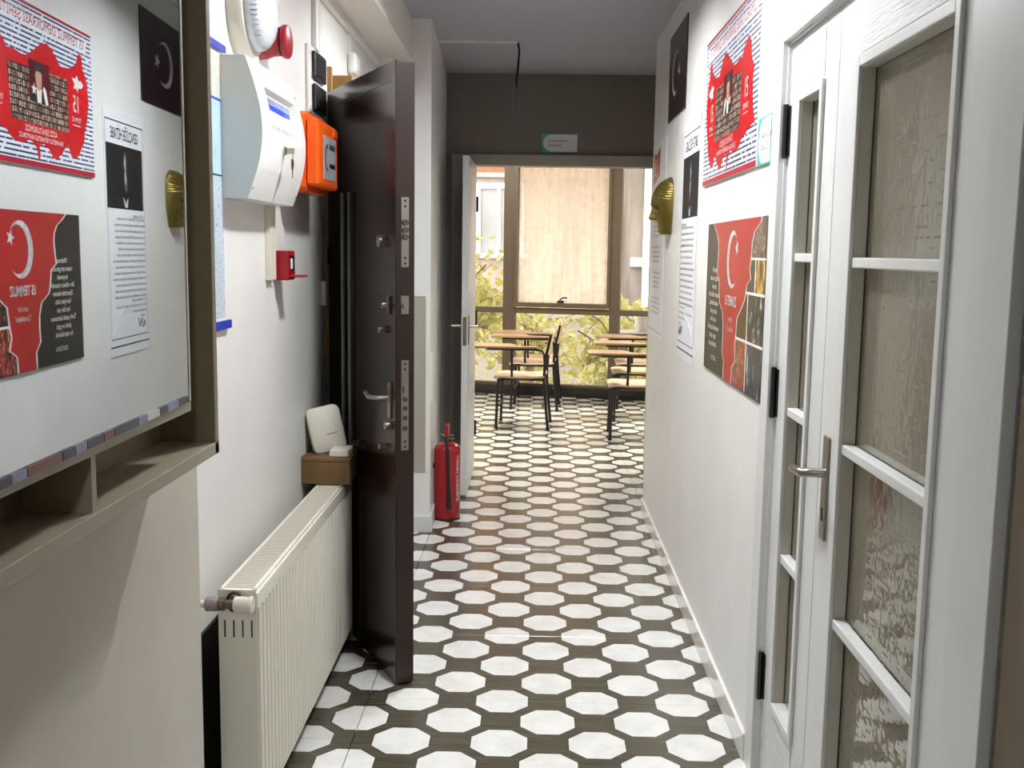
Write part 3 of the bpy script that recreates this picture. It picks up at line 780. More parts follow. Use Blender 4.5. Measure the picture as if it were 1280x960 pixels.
lb_ = sh.rect('label_plate', 0.0, 0.20, 0.0, 0.14, 0.0, 0.002, 'grey', ob)
sh.polys('print_mark', [arc_pts(0.06, 0.07, 0.045, PI / 2, 3 * PI / 2, 14) + arc_pts(0.06, 0.07, 0.035, 3 * PI / 2, PI / 2, 14)], 0.0026, 'ink', lb_)
sh.rect('print_mark', 0.09, 0.18, 0.04, 0.055, 0.002, 0.0026, 'ink', lb_)
sh.rect('print_mark', 0.09, 0.18, 0.10, 0.118, 0.002, 0.0026, 'inkgrey', lb_)

# ---------------- twin socket plate and trunking
sp = thing('twin_socket', 'white wall plate with two black covers above the orange box', 'socket', (LW, 3.92, 1.98))
MB().box(LW, -0.728, 3.79, 4.06, 1.975, 2.215, 0.004).build('wall_plate', 'white', sp)
for zz in (2.105, 1.99):
    cv = MB().box(-0.728, -0.712, 3.845, 4.035, zz, zz + 0.095, 0.006).build('cover', 'black', sp)
    MB().box(-0.712, -0.708, 3.87, 4.01, zz + 0.012, zz + 0.05, 0.002).build('flap', 'black', cv)
tr = tag(MB().box(LW, -0.722, 3.90, 3.965, 2.215, 2.455, 0.002).box(-0.7215, -0.7205, 3.955, 3.958, 2.215, 2.455).build('cable_trunking', 'white'), 'vertical white cable trunking above the twin socket plate', 'trunking')
tr = tag(MB().box(LW, -0.715, 3.975, 5.42, 2.42, 2.455, 0.002).box(-0.7152, -0.7135, 3.975, 5.42, 2.436, 2.4385).build('cable_trunking', 'white'), 'long white cable trunking under the dropped beam', 'trunking')
jb = thing('junction_box', 'small white junction box below the long trunking', 'box', (LW, 4.7, 2.26))
MB().box(LW, -0.70, 4.62, 4.72, 2.245, 2.335, 0.012).build('case', 'white', jb)
MB().box(LW, -0.728, 4.655, 4.69, 2.335, 2.42).build('cable_cover', 'white', jb)
MB().box(-0.70, -0.697, 4.635, 4.705, 2.262, 2.318, 0.001).build('cover', 'white', jb)

# ---------------- call point and trunking
tag(MB().box(LW, -0.722, 3.195, 3.262, 1.395, 1.66, 0.002).build('cable_trunking', 'offwhite'), 'short white trunking running down to the red call point', 'trunking')
cp = thing('call_point', 'small red break glass call point under the fire alarm', 'call point', (LW, 3.33, 1.392))
MB().box(LW, -0.690, 3.288, 3.378, 1.393, 1.486, 0.004).build('case', 'red', cp)
MB().box(-0.690, -0.688, 3.305, 3.362, 1.425, 1.470).build('window_plate', 'black', cp)
MB().box(-0.688, -0.6868, 3.308, 3.333, 1.428, 1.462).build('white_label', 'paper', cp)
MB().box(-0.692, -0.648, 3.305, 3.372, 1.402, 1.409, 0.002).build('flap', 'red', cp)

# ---------------- radiator
rd = thing('radiator', 'white panel radiator with fluted front and top grille', 'radiator', (-0.635, 3.15, 0.05))
RX0, RX1, RY0, RY1, RZ0, RZ1 = -0.685, -0.588, 2.485, 3.84, 0.055, 0.652
pf = []; y = RY0 + 0.02
while y < RY1 - 0.03:
    pf += [(RX1 - 0.014, y), (RX1 - 0.003, y + 0.004), (RX1, y + 0.009), (RX1, y + 0.019), (RX1 - 0.003, y + 0.024), (RX1 - 0.014, y + 0.028)]
    y += 0.0365
poly = [(RX1 - 0.022, RY0 + 0.003)] + [(RX1 - 0.014, RY0 + 0.003)] + pf + [(RX1 - 0.010, RY1 - 0.003), (RX1 - 0.022, RY1 - 0.003)]
MB().prism(poly, RZ0 + 0.01, RZ1 - 0.05, lambda a, b, h: (a, b, h)).build('front_panel', 'rad', rd)
MB().box(RX1 - 0.022, RX1 - 0.001, RY0 + 0.003, RY1 - 0.003, RZ1 - 0.05, RZ1 - 0.008, 0.003).build('front_rail', 'rad', rd)
MB().box(RX1 - 0.022, RX1 - 0.003, RY0 + 0.003, RY1 - 0.003, RZ0, RZ0 + 0.01, 0.002).build('bottom_rail', 'rad', rd)
MB().box(RX0, RX0 + 0.014, RY0 + 0.003, RY1 - 0.003, RZ0, RZ1 - 0.01).build('back_panel', 'rad', rd)
for (a, b) in ((RY0, RY0 + 0.003), (RY1 - 0.003, RY1)):
    MB().box(RX0 - 0.002, RX1 - 0.004, a, b, RZ0, RZ1).build('end_cover', 'rad', rd)
for k in range(4):
    xx = RX0 + 0.012 + k * 0.0225
    MB().box(xx, xx + 0.004, RY0 - 0.0008, RY0 + 0.0004, 0.530, 0.574).build('vent_slot', 'black', rd)
gr = MB().box(RX0, RX0 + 0.008, RY0 + 0.003, RY1 - 0.003, RZ1 - 0.012, RZ1).box(RX1 - 0.014, RX1 - 0.006, RY0 + 0.003, RY1 - 0.003, RZ1 - 0.012, RZ1).box(RX0, RX1 - 0.006, RY0 + 0.003, RY0 + 0.012, RZ1 - 0.012, RZ1).box(RX0, RX1 - 0.006, RY1 - 0.012, RY1 - 0.003, RZ1 - 0.012, RZ1).build('grille_frame', 'rad', rd)
SL = MB().box(RX0 + 0.008, RX1 - 0.014, 0, 0.0045, RZ1 - 0.010, RZ1 - 0.0015)
y = RY0 + 0.016; first = None
while y < RY1 - 0.02:
    if first is None: first = SL.build('grille_slat', 'rad', gr); o = first
    else:
        o = bpy.data.objects.new('grille_slat', first.data); COL.objects.link(o); o.parent = gr; o.matrix_parent_inverse = first.matrix_parent_inverse.copy()
    o.location = (0, y, 0); y += 0.0105
MB().box(RX0 + 0.014, RX1 - 0.022, RY0 + 0.01, RY1 - 0.01, RZ0 + 0.03, RZ1 - 0.045).build('core', 'grey', rd)
for yy in (2.8, 3.55):
    MB().box(-0.731, RX0, yy, yy + 0.04, 0.12, 0.56).build('bracket', 'rad', rd)
vv = thing('radiator_valve', 'radiator valve with white knob and mauve cap on a short pipe', 'valve', (-0.65, 2.45, 0.60))
MB().lathe([(0.019, 0.0), (0.022, 0.004), (0.0185, 0.012), (0.020, 0.03), (0.0195, 0.045), (0.012, 0.048)], (-0.592, 2.458, 0.624), (-1, 0, 0), 14).build('knob', 'offwhite', vv, True)
MB().lathe([(0.011, 0.0), (0.012, 0.02), (0.016, 0.022), (0.016, 0.036), (0.010, 0.038)], (-0.640, 2.458, 0.624), (-1, 0, 0), 12).tube([(-0.65, 2.458, 0.624), (-0.65, 2.484, 0.624)], 0.011, 10).build('body', 'valve', vv, True)
rg = MB()
rg.tube([(-0.643 + 0.019 * math.cos(t * PI / 8), 2.476, 0.624 + 0.024 * math.sin(t * PI / 8)) for t in range(17)], 0.0035, 6)
rg.build('ring', 'aludark', vv, True)
MB().lathe([(0.016, 0.0), (0.018, 0.006), (0.018, 0.03), (0.011, 0.034)], (-0.677, 2.458, 0.624), (-1, 0, 0), 10).build('cap', 'purple', vv, True)
MB().cyl((-0.708, 2.458, 0.624), (LW, 2.458, 0.624), 0.010, n=10).build('pipe', 'offwhite', vv, True)
struct('shade_sheet', MB().box(LW, -0.732, 2.36, 4.1, 0.075, 0.528), 'shadepanel', label='dark sheet painted as the shade behind the radiator')  # dark sheet standing in for the shade between wall and radiator

# ---------------- brown shelf box, router, adapter box
bs = thing('wall_shelf', 'brown board shelf box above the end of the radiator', 'shelf', (-0.66, 3.75, 0.66))
MB().box(LW, -0.563, 3.65, 3.84, 0.736, 0.754, 0.004).build('top_board', 'brown_shelf', bs)
MB().box(LW, -0.566, 3.652, 3.668, 0.655, 0.736, 0.002).build('front_board', 'brown_shelf', bs)
MB().box(-0.582, -0.566, 3.668, 3.838, 0.655, 0.736).build('side_board', 'brown_shelf', bs)
rt = thing('router', 'white wireless router leaning upright on the brown shelf', 'router', (-0.69, 3.74, 0.754))
R = Matrix.Translation((-0.668, 3.745, 0.8405)) @ Matrix.Rotation(math.radians(24), 4, 'Z') @ Matrix.Rotation(math.radians(-11), 4, 'Y') @ Matrix.Rotation(math.radians(-7), 4, 'X')
rr = []
for (cx_, cz_, a0) in ((0.038, 0.060, 0), (-0.038, 0.060, 90), (-0.038, -0.060, 180), (0.038, -0.060, 270)):
    rr += [(cx_ + 0.024 * math.cos(math.radians(a0 + 15 * k)), cz_ + 0.024 * math.sin(math.radians(a0 + 15 * k))) for k in range(7)]
mb = MB(); n_ = len(rr); vs = []; fs = []
for (d_, sc) in ((-0.016, 0.93), (-0.013, 0.985), (-0.009, 1.0), (0.009, 1.0), (0.013, 0.985), (0.016, 0.93)):
    vs += [R @ Vector((p * sc, d_, q * sc)) for p, q in rr]
for j in range(5):
    fs += [(j * n_ + i, j * n_ + (i + 1) % n_, (j + 1) * n_ + (i + 1) % n_, (j + 1) * n_ + i) for i in range(n_)]
fs += [tuple(range(n_)), tuple(range(5 * n_, 6 * n_))]
mb.add(vs, fs).build('case', 'offwhite', rt, True)
MB().add([R @ Vector(p) for p in ((-0.005, -0.0165, -0.022), (0.036, -0.0165, -0.022), (0.036, -0.0165, -0.016), (-0.005, -0.0165, -0.016))], [(0, 1, 2, 3)]).build('logo_mark', 'grey', rt)
MB().box(-0.70, -0.64, 3.745, 3.775, 0.7545, 0.766, 0.003).build('stand', 'offwhite', rt)
ad = thing('network_box', 'small flat white network box next to the router', 'box', (-0.61, 3.70, 0.754))
MB().box(-0.640, -0.572, 3.66, 3.76, 0.7545, 0.778, 0.003).build('case', 'offwhite', ad)
MB().box(-0.634, -0.578, 3.666, 3.754, 0.778, 0.7795).build('lid', 'offwhite', ad)
tag(MB().tube([(-0.59, 3.76, 0.768), (-0.575, 3.80, 0.785), (-0.555, 3.79, 0.795), (-0.552, 3.76, 0.79), (-0.57, 3.775, 0.775), (-0.60, 3.80, 0.77), (-0.66, 3.82, 0.76)], 0.002, 6).build('network_cable', 'cablegrey', None, True), 'thin looped cable leaving the white network box', 'cable')
# cables, tag and small box on the dark wall by the door
wc = thing('wall_cable', 'thin cable on the dark wall with a small white box and yellow tag', 'cable', (LW, 4.05, 1.0))
MB().tube([(LW + 0.006, 4.03, 1.62), (LW + 0.006, 4.06, 1.52), (LW + 0.006, 4.035, 1.42), (LW + 0.006, 4.04, 1.36)], 0.0025, 6).tube([(LW + 0.01, 4.03, 1.28), (LW + 0.012, 4.06, 1.18), (LW + 0.012, 4.06, 1.10), (LW + 0.01, 4.03, 0.98), (LW + 0.02, 4.00, 0.92)], 0.0025, 6).build('cord', 'cablegrey', wc, True)
MB().box(LW, LW + 0.022, 4.015, 4.075, 1.275, 1.37, 0.005).build('box', 'offwhite', wc)
MB().prism([(4.03, 1.17), (4.055, 1.20), (4.075, 1.17), (4.075, 1.11), (4.05, 1.08), (4.035, 1.12)], LW + 0.014, LW + 0.017, lambda p, q, h: (h, p, q)).build('tag', 'yellow', wc)

# ---------------- entrance door leaf (steel, brown)
P0 = Vector((-0.372, 3.43)); P1 = Vector((-0.736, 4.162)); DL = (P1 - P0).length; dv = (P1 - P0) / DL; nv = Vector((dv.y, -dv.x))   # nv points to the corridor side (+x)
LZ = 2.093
def LP(s, d, z): p = P0 + dv * s + nv * d; return (p.x, p.y, z)
def lbox(mb, s0, s1, d0, d1, z0, z1):
    vs = [LP(s, d, z) for z in (z0, z1) for d in (d0, d1) for s in (s0, s1)]
    return mb.add(vs, [(0, 2, 3, 1), (4, 5, 7, 6), (0, 1, 5, 4), (2, 6, 7, 3), (0, 4, 6, 2), (1, 3, 7, 5)])
door3 = bpy.data.objects.new('door_3', None); COL.objects.link(door3); door3.location = (-0.5, 3.7, 0); tag(door3, 'open brown steel entrance door with bolt locks', kind='structure')
lf3 = lbox(MB(), 0.0, DL, 0.006, 0.066, 0.008, LZ).build('leaf', 'brownedge', door3)
lbox(MB(), 0.0, DL, 0.0, 0.006, 0.008, LZ + 0.004).build('face_sheet', 'brownleaf', door3)
lbox(MB(), 0.012, DL, 0.066, 0.070, 0.02, LZ - 0.01).build('face_sheet', 'brownleaf', door3)
g = MB(); lbox(g, 0.035, DL, -0.0006, 0.0006, LZ - 0.062, LZ - 0.057); g.build('groove', 'black', door3)
g = MB(); lbox(g, -0.001, 0.0005, 0.004, 0.006, 0.01, LZ); g.build('edge_seam', 'blackmetal', door3)
def lcyl(mb, s0, d0, z0, s1, d1, z1, r, n=12): return mb.cyl(LP(s0, d0, z0), LP(s1, d1, z1), r, n=n)
for (z0, z1, bolts, name) in ((1.437, 1.664, (1.535, 1.558, 1.582), 'upper'), (0.825, 1.129, (), 'lower')):
    pl = lbox(MB(), -0.003, 0.0, 0.020, 0.046, z0, z1).build('lock_plate', 'chrome', door3)
    for bz in bolts: lcyl(MB(), -0.012, 0.033, bz, -0.003, 0.033, bz, 0.0100, 14).build('bolt', 'valve', pl, True)
    for bz in ((z0 + 0.012, z0 + 0.03, z1 - 0.012, z1 - 0.03) if bolts else (z0 + 0.012, z0 + 0.03, z1 - 0.012, z1 - 0.03)):
        lcyl(MB(), -0.0042, 0.033, bz, -0.003, 0.033, bz, 0.004, 8).build('screw', 'blackmetal', pl)
    if not bolts:
        for bz in (0.90, 0.935, 0.968, 0.998): lcyl(MB(), -0.006, 0.033, bz, -0.003, 0.033, bz, 0.0085, 12).build('bolt', 'valve', pl, True)
        lbox(MB(), -0.012, -0.003, 0.026, 0.040, 1.02, 1.045).build('latch', 'chrome', pl)
pl = lbox(MB(), -0.003, 0.0, 0.020, 0.046, 1.283, 1.343).build('lock_plate', 'chrome', door3)
lcyl(MB(), -0.014, 0.033, 1.31, -0.003, 0.033, 1.31, 0.010, 14).build('bolt', 'chrome', pl, True)
# hardware on the wall-side face (towards -nv)
lbox(MB(), 0.035, 0.065, -0.006, 0.0, 0.93, 1.05).build('handle_plate', 'chrome', door3)
MB().tube([LP(0.05, 0, 1.0), LP(0.05, -0.045, 1.0), LP(0.065, -0.055, 1.0), LP(0.12, -0.055, 0.995), LP(0.165, -0.052, 1.005)], 0.008, 8).build('lever', 'chrome', door3, True)
for (s_, z_, r_) in ((0.115, 1.520, 0.020), (0.075, 1.309, 0.012), (0.110, 1.224, 0.012), (0.045, 0.905, 0.014), (0.105, 0.823, 0.010)):
    lcyl(MB(), s_, 0.0, z_, s_, -0.022, z_, r_, 14).build('turn_knob', 'chrome', door3, True)
lbox(MB(), 0.05, 0.062, -0.008, 0.0, 1.28, 1.34).build('knob_plate', 'chrome', door3)
MB().cyl((-0.744, 4.172, 1.43), (-0.744, 4.172, 1.50), 0.014, n=10).build('hinge', 'blackmetal', door3)
MB().cyl((-0.744, 4.172, 0.45), (-0.744, 4.172, 0.52), 0.014, n=10).build('hinge', 'blackmetal', door3)
# door frame at the opening
MB().box(-0.79, -0.645, 4.205, 4.33, 0, 2.17, 0.003).box(LW, -0.722, 4.18, 4.205, 0, 2.20, 0.003).build('door_frame', 'gold_wood', door3)
MB().box(-0.80, -0.732, 4.33, 5.42, 2.095, 2.16).build('frame_head', 'gold_wood', door3)
tag(MB().cyl((-0.637, 3.932, 0.0), (-0.637, 3.932, 1.70), 0.007, n=10).build('heating_pipe', 'cablegrey', None, True), 'thin grey riser pipe beside the brown door, the one by the wall', 'pipe')
tag(MB().cyl((-0.600, 3.862, 0.0), (-0.600, 3.862, 1.70), 0.006, n=10).build('heating_pipe', 'cablegrey', None, True), 'thin grey riser pipe beside the brown door, the one by the leaf', 'pipe')

# ---------------- fire extinguisher, switch plate
fe = thing('fire_extinguisher', 'red fire extinguisher with black hose standing on the tiles', 'extinguisher', (-0.386, 5.72, 0))
c0 = (-0.386, 5.72, 0)
MB().lathe([(0.070, 0.0), (0.074, 0.004), (0.074, 0.03), (0.0745, 0.06), (0.0745, 0.395), (0.070, 0.412), (0.056, 0.425), (0.026, 0.434), (0.020, 0.445)], c0, (0, 0, 1), 28).build('cylinder', 'redmetal', fe, True)
MB().lathe([(0.0755, 0.0), (0.0755, 0.012)], c0, (0, 0, 1), 28).build('base_ring', 'black', fe, True)
MB().cyl((-0.386, 5.72, 0.44), (-0.386, 5.72, 0.478), 0.015, n=12).cyl((-0.378, 5.70, 0.455), (-0.35, 5.70, 0.455), 0.010, n=10).build('valve', 'valve', fe, True)
MB().box(-0.396, -0.376, 5.64, 5.73, 0.472, 0.478).box(-0.396, -0.376, 5.66, 5.74, 0.478, 0.54, 0.004).build('lever', 'red', fe)
MB().tube([(-0.425, 5.70, 0.482), (-0.40, 5.70, 0.476), (-0.35, 5.70, 0.476)], 0.004, 6).build('safety_pin', 'chrome', fe, True)
MB().tube([(-0.392, 5.69, 0.462), (-0.384, 5.652, 0.45), (-0.378, 5.635, 0.41), (-0.374, 5.634, 0.30), (-0.370, 5.634, 0.16)], 0.009, 8).build('hose', 'rubber', fe, True)
MB().cyl((-0.370, 5.634, 0.175), (-0.367, 5.634, 0.075), 0.011, 0.014, 10).build('nozzle', 'rubber', fe, True)
MB().box(-0.463, -0.458, 5.70, 5.735, 0.29, 0.315).build('clip', 'black', fe)
# text lettering wrapped on the flank
vs, fs = text_mesh('YANGIN SÖNDÜRME', 0.030, 'CENTER')
mbt = MB(); mbt.add([(c0[0] + 0.0752 * math.sin(0.95 + b / 0.0752), c0[1] - 0.0752 * math.cos(0.95 + b / 0.0752), 0.24 - a * 0.92) for a, b in vs], fs)
mbt.build('lettering', 'printwhite', fe)
tag(MB().prism([(5.455, 0.70), (5.52, 0.70), (5.52, 0.955), (5.455, 0.955)], 0, 0.012, lambda p, q, h: (-0.4545 + h - (p - 5.43) * 0.037, p, q)).build('cover_plate', 'offwhite'), 'narrow white cover plate on the wall above the extinguisher', 'plate')

# ---------------- ceiling cable
tag(MB().box(-0.49, -0.028, 5.965, 5.985, 2.638, 2.65, 0.001).build('cable_trunking', 'white'), 'thin white trunking across the corridor ceiling', 'trunking')
hc = thing('hanging_cable', 'looped grey cable end hanging from the ceiling', 'cable', (-0.028, 5.975, 2.25))
MB().tube([(-0.03, 5.975, 2.645), (-0.022, 5.975, 2.60), (-0.026, 5.975, 2.53), (-0.034, 5.975, 2.44), (-0.036, 5.975, 2.40)], 0.006, 8).build('black_tape', 'rubber', hc, True)
MB().tube([(-0.034, 5.975, 2.42), (-0.048, 5.975, 2.38), (-0.052, 5.975, 2.30), (-0.047, 5.975, 2.25), (-0.034, 5.975, 2.238), (-0.021, 5.975, 2.25), (-0.018, 5.975, 2.30), (-0.022, 5.975, 2.38), (-0.034, 5.975, 2.42)], 0.004, 8).build('loop', 'cablegrey', hc, True)

# ================================================================== RIGHT WALL PRINTS
def rsheet(Y, Z): return Sheet((RW, Y, Z), (0, -1, 0), (0, 0, 1), (-1, 0, 0))

# red map poster
ps = thing('poster', 'white poster with a red map filled with portraits and the number 15', 'poster', (RW, 3.62, 1.752))
sh = rsheet(4.11, 1.752)
sh.rect('backing', 0.0, 0.978, 0.0, 0.528, 0.0005, 0.008, 'board', ps)
nm = sh.rect('names_print', 0.004, 0.974, 0.018, 0.52, 0.008, 0.0084, 'names', ps)
sh.rect('red_border', 0.0, 0.978, 0.0, 0.018, 0.008, 0.0088, 'inkred', ps)
sh.rect('red_border', 0.0, 0.978, 0.518, 0.528, 0.008, 0.0088, 'inkred', ps)
outline = [(0.063, 0.366), (0.088, 0.383), (0.098, 0.437), (0.118, 0.446), (0.136, 0.433), (0.16, 0.395), (0.22, 0.372), (0.296, 0.366), (0.32, 0.385), (0.363, 0.414), (0.405, 0.425), (0.446, 0.421), (0.49, 0.396), (0.527, 0.379), (0.574, 0.357), (0.641, 0.358), (0.714, 0.357), (0.747, 0.385), (0.775, 0.392), (0.802, 0.412), (0.844, 0.383), (0.862, 0.33), (0.911, 0.303), (0.900, 0.285),
           (0.893, 0.233), (0.911, 0.173), (0.945, 0.126), (0.898, 0.130), (0.870, 0.118), (0.835, 0.126), (0.805, 0.109), (0.756, 0.105), (0.715, 0.085), (0.675, 0.076), (0.621, 0.071), (0.58, 0.084), (0.544, 0.078), (0.518, 0.063), (0.508, 0.022), (0.492, 0.047), (0.495, 0.079), (0.46, 0.082), (0.425, 0.071), (0.39, 0.045), (0.348, 0.036), (0.31, 0.06), (0.257, 0.097), (0.23, 0.066), (0.209, 0.055), (0.159, 0.066), (0.125, 0.10), (0.096, 0.132), (0.071, 0.19), (0.055, 0.235), (0.043, 0.282), (0.050, 0.341)]
jag = []
for i, (a, b) in enumerate(outline):
    a2, b2 = outline[(i + 1) % len(outline)]
    jag.append((a, b)); jag.append(((a + a2) / 2 + random.uniform(-0.006, 0.006), (b + b2) / 2 + random.uniform(-0.005, 0.005)))
sh.poly('red_map', jag, 0.0090, 'printred', ps)
sh.poly('portrait_mosaic', [(0.243, 0.142), (0.700, 0.142), (0.715, 0.318), (0.243, 0.330)], 0.0094, 'faces', ps)
sh.poly('centre_photo', [(0.395, 0.215), (0.56, 0.215), (0.56, 0.350), (0.395, 0.350)], 0.0097, 'maroon', ps)
sh.poly('suit', [(0.415, 0.215), (0.555, 0.215), (0.535, 0.248), (0.505, 0.262), (0.460, 0.262), (0.430, 0.248)], 0.0100, 'hair', ps)
sh.poly('shirt', [(0.470, 0.215), (0.500, 0.215), (0.506, 0.262), (0.463, 0.262)], 0.0102, 'printwhite', ps)
sh.poly('face', [(0.463, 0.275), (0.475, 0.257), (0.485, 0.253), (0.497, 0.257), (0.508, 0.275), (0.511, 0.305), (0.50, 0.325), (0.47, 0.325), (0.460, 0.305)], 0.0104, 'skin', ps)
sh.poly('hair', [(0.457, 0.305), (0.463, 0.316), (0.507, 0.318), (0.514, 0.305), (0.512, 0.335), (0.495, 0.347), (0.472, 0.346), (0.458, 0.333)], 0.0106, 'hair', ps)
sh.poly('white_star', star(0.525, 0.255, 0.022, 1.0, PI / 2), 0.0106, 'printwhite', ps)
sh.poly('flag_fold', [(0.415, 0.215), (0.437, 0.215), (0.455, 0.262), (0.448, 0.275), (0.43, 0.262)], 0.0106, 'printwhite', ps)
for (u, v) in ((0.165, 0.235), (0.795, 0.235)):
    sh.text('lettering', '15', u, v + 0.015, 0.088, 0.0096, 'printwhite', ps, width=0.75)
    sh.text('lettering', 'TEMMUZ', u, v - 0.038, 0.024, 0.0096, 'printwhite', ps, width=0.9)
    sh.rect('underline', u - 0.035, u + 0.035, v - 0.060, v - 0.057, 0.009, 0.0096, 'printwhite', ps)
sh.poly('dove', [(0.09, 0.330), (0.115, 0.345), (0.135, 0.340), (0.15, 0.360), (0.165, 0.345), (0.20, 0.345), (0.175, 0.325), (0.185, 0.305), (0.160, 0.312), (0.145, 0.295), (0.14, 0.315), (0.115, 0.315)], 0.0096, 'printwhite', ps)
sh.text('lettering', 'AZİZ ŞEHİTLERİMİZİ', 0.475, 0.121, 0.026, 0.0096, 'printwhite', ps)
sh.text('lettering', 'RAHMETLE MİNNETLE ANIYORUZ', 0.475, 0.095, 0.023, 0.0096, 'printwhite', ps)
sh.rect('heading_band', 0.05, 0.93, 0.457, 0.492, 0.008, 0.0088, 'paper', ps)
sh.text('lettering', '15 TEMMUZ DEMOKRASİ ŞEHİTLERİMİZ', 0.49, 0.475, 0.046, 0.0092, 'inkred', ps)

# black and red torn poster
ps = thing('poster', 'dark poster with torn red middle, crescent and night photographs', 'poster', (RW, 3.44, 1.072))
sh = rsheet(3.94, 1.075)
sh.rect('backing', 0.0, 0.998, 0.0, 0.528, 0.0005, 0.006, 'printdark', ps)
TL = [(0.13, 0.528), (0.17, 0.505), (0.21, 0.488), (0.236, 0.46), (0.243, 0.43), (0.239, 0.401), (0.23, 0.352), (0.275, 0.332), (0.285, 0.284), (0.30, 0.252), (0.365, 0.222), (0.385, 0.179), (0.388, 0.13), (0.384, 0.09), (0.422, 0.057), (0.418, 0.0)]
TR = [(0.922, 0.528), (0.915, 0.515), (0.870, 0.50), (0.829, 0.486), (0.80, 0.454), (0.795, 0.41), (0.781, 0.375), (0.801, 0.348), (0.747, 0.329), (0.742, 0.314), (0.722, 0.28), (0.661, 0.245), (0.614, 0.219), (0.606, 0.18), (0.602, 0.152), (0.59, 0.123), (0.608, 0.08), (0.558, 0.057), (0.552, 0.0)]
white_band = [(a - 0.010, b) for a, b in TL] + [(a + 0.010, b) for a, b in TR][::-1]
# photographs to the right of the tear
def cut(u0, u1, v0, v1):
    """photo cell clipped on its left by the tear line"""
    def tear(v):
        for (a, b), (a2, b2) in zip(TR[:-1], TR[1:]):
            if b >= v >= b2: return a + (a2 - a) * (0 if b == b2 else (b - v) / (b - b2))
        return TR[-1][0]
    n = 8; L = [(max(u0, tear(v0 + (v1 - v0) * k / n) - 0.002), v0 + (v1 - v0) * k / n) for k in range(n + 1)]
    return [(u1, v0)] + [(u1, v1)] + [p for p in reversed(L) if p[0] < u1]
for (u0, u1, v0, v1, mm) in ((0.6, 0.994, 0.41, 0.524, 'ph1'), (0.6, 0.86, 0.308, 0.404, 'ph2'), (0.868, 0.994, 0.308, 0.404, 'ph3'), (0.5, 0.768, 0.160, 0.300, 'ph4'), (0.776, 0.994, 0.160, 0.300, 'ph5'), (0.5, 0.768, 0.004, 0.152, 'ph6'), (0.776, 0.994, 0.004, 0.152, 'ph7')):
    sh.poly('night_photo', cut(u0, u1, v0, v1), 0.0066, mm, ps)
for (u0, u1, v0, v1) in ((0.79, 0.998, 0.404, 0.410), (0.735, 0.998, 0.300, 0.308), (0.60, 0.998, 0.152, 0.160), (0.860, 0.868, 0.308, 0.404), (0.768, 0.776, 0.004, 0.300)):
    sh.rect('white_line', u0, u1, v0, v1, 0.006, 0.0069, 'printwhite', ps)
sh.poly('torn_edge', white_band, 0.0072, 'printwhite', ps)
sh.poly('red_strip', TL + TR[::-1], 0.0076, 'printred2', ps)
sh.poly('silver_crescent', crescent(0.505, 0.402, 0.094, 1.0, 42), 0.0080, 'silver', ps)
sh.poly('silver_star', star(0.575, 0.440, 0.030, 1.0), 0.0080, 'silver', ps)
sh.text('lettering', '15 TEMMUZ', 0.497, 0.266, 0.046, 0.0080, 'silver', ps, width=0.8, bold=0.001)
sh.text('lettering', 'yeni bir', 0.505, 0.208, 0.026, 0.0080, 'silver', ps)
sh.text('lettering', '"Çanakkale"', 0.505, 0.176, 0.026, 0.0080, 'silver', ps)
sh.text('lettering', 'Mehmet\nvatan için gözünü\nkırpmadı\nBir milletin imanıdır\nSiperdeki destan\nhürriyet oldu\nher bir can\nTarih yazdı kahraman\nşehit ve gazi\nbu topraklarda', 0.175, 0.232, 0.026, 0.0066, 'printwhite', ps, space=1.12)

sh.text('lettering', '15.07.2016', 0.20, 0.05, 0.024, 0.0066, 'printwhite', ps)

# dark flag print
ps = thing('poster', 'dark maroon crescent and star print near the ceiling', 'poster', (RW, 5.0, 2.125))
sh = rsheet(5.29, 2.128)
sh.rect('backing', 0.0, 0.585, 0.0, 0.404, 0.0005, 0.006, 'darkflag', ps)
sh.poly('pale_crescent', crescent(0.24, 0.205, 0.105, 1.15, 40), 0.0065, 'dimtint', ps)
sh.poly('pale_star', star(0.36, 0.205, 0.042, 1.1), 0.0065, 'dimtint', ps)

# address poster with portrait
ps = thing('poster', 'tall white text poster with a dark portrait photograph at its top', 'poster', (RW, 4.46, 1.04))
sh = rsheet(4.715, 1.04)
sh.rect('sheet', 0.0, 0.485, 0.0, 1.01, 0.0005, 0.003, 'paper', ps)
bo = MB()
for (u0, u1, v0, v1) in ((0.015, 0.47, 0.955, 0.961), (0.0, 0.48, 0.035, 0.042), (0.015, 0.47, 0.068, 0.072), (0.015, 0.017, 0.068, 0.955), (0.468, 0.470, 0.068, 0.955)):
    bo.prism([(u0, v0), (u1, v0), (u1, v1), (u0, v1)], 0.003, 0.0034, lambda a, b, h: sh.at(a, b, h))
bo.build('border_lines', 'inkgrey', ps)
sh.text('lettering', 'GENÇLİĞE HİTABE', 0.245, 0.906, 0.062, 0.0034, 'ink', ps, width=0.62, bold=0.0012)
ph = sh.rect('portrait_photo', 0.03, 0.468, 0.605, 0.865, 0.003, 0.0034, 'hair', ps)
sh.poly('lit_face', [(0.225, 0.690), (0.245, 0.672), (0.262, 0.690), (0.268, 0.735), (0.262, 0.765), (0.272, 0.790), (0.258, 0.835), (0.240, 0.845), (0.232, 0.80), (0.238, 0.76), (0.225, 0.735)], 0.0038, 'inkgrey', ph)
sh.poly('face_highlight', [(0.247, 0.70), (0.258, 0.72), (0.258, 0.75), (0.25, 0.765), (0.262, 0.79), (0.252, 0.83), (0.245, 0.80), (0.248, 0.76), (0.243, 0.73)], 0.0041, 'silver', ph)
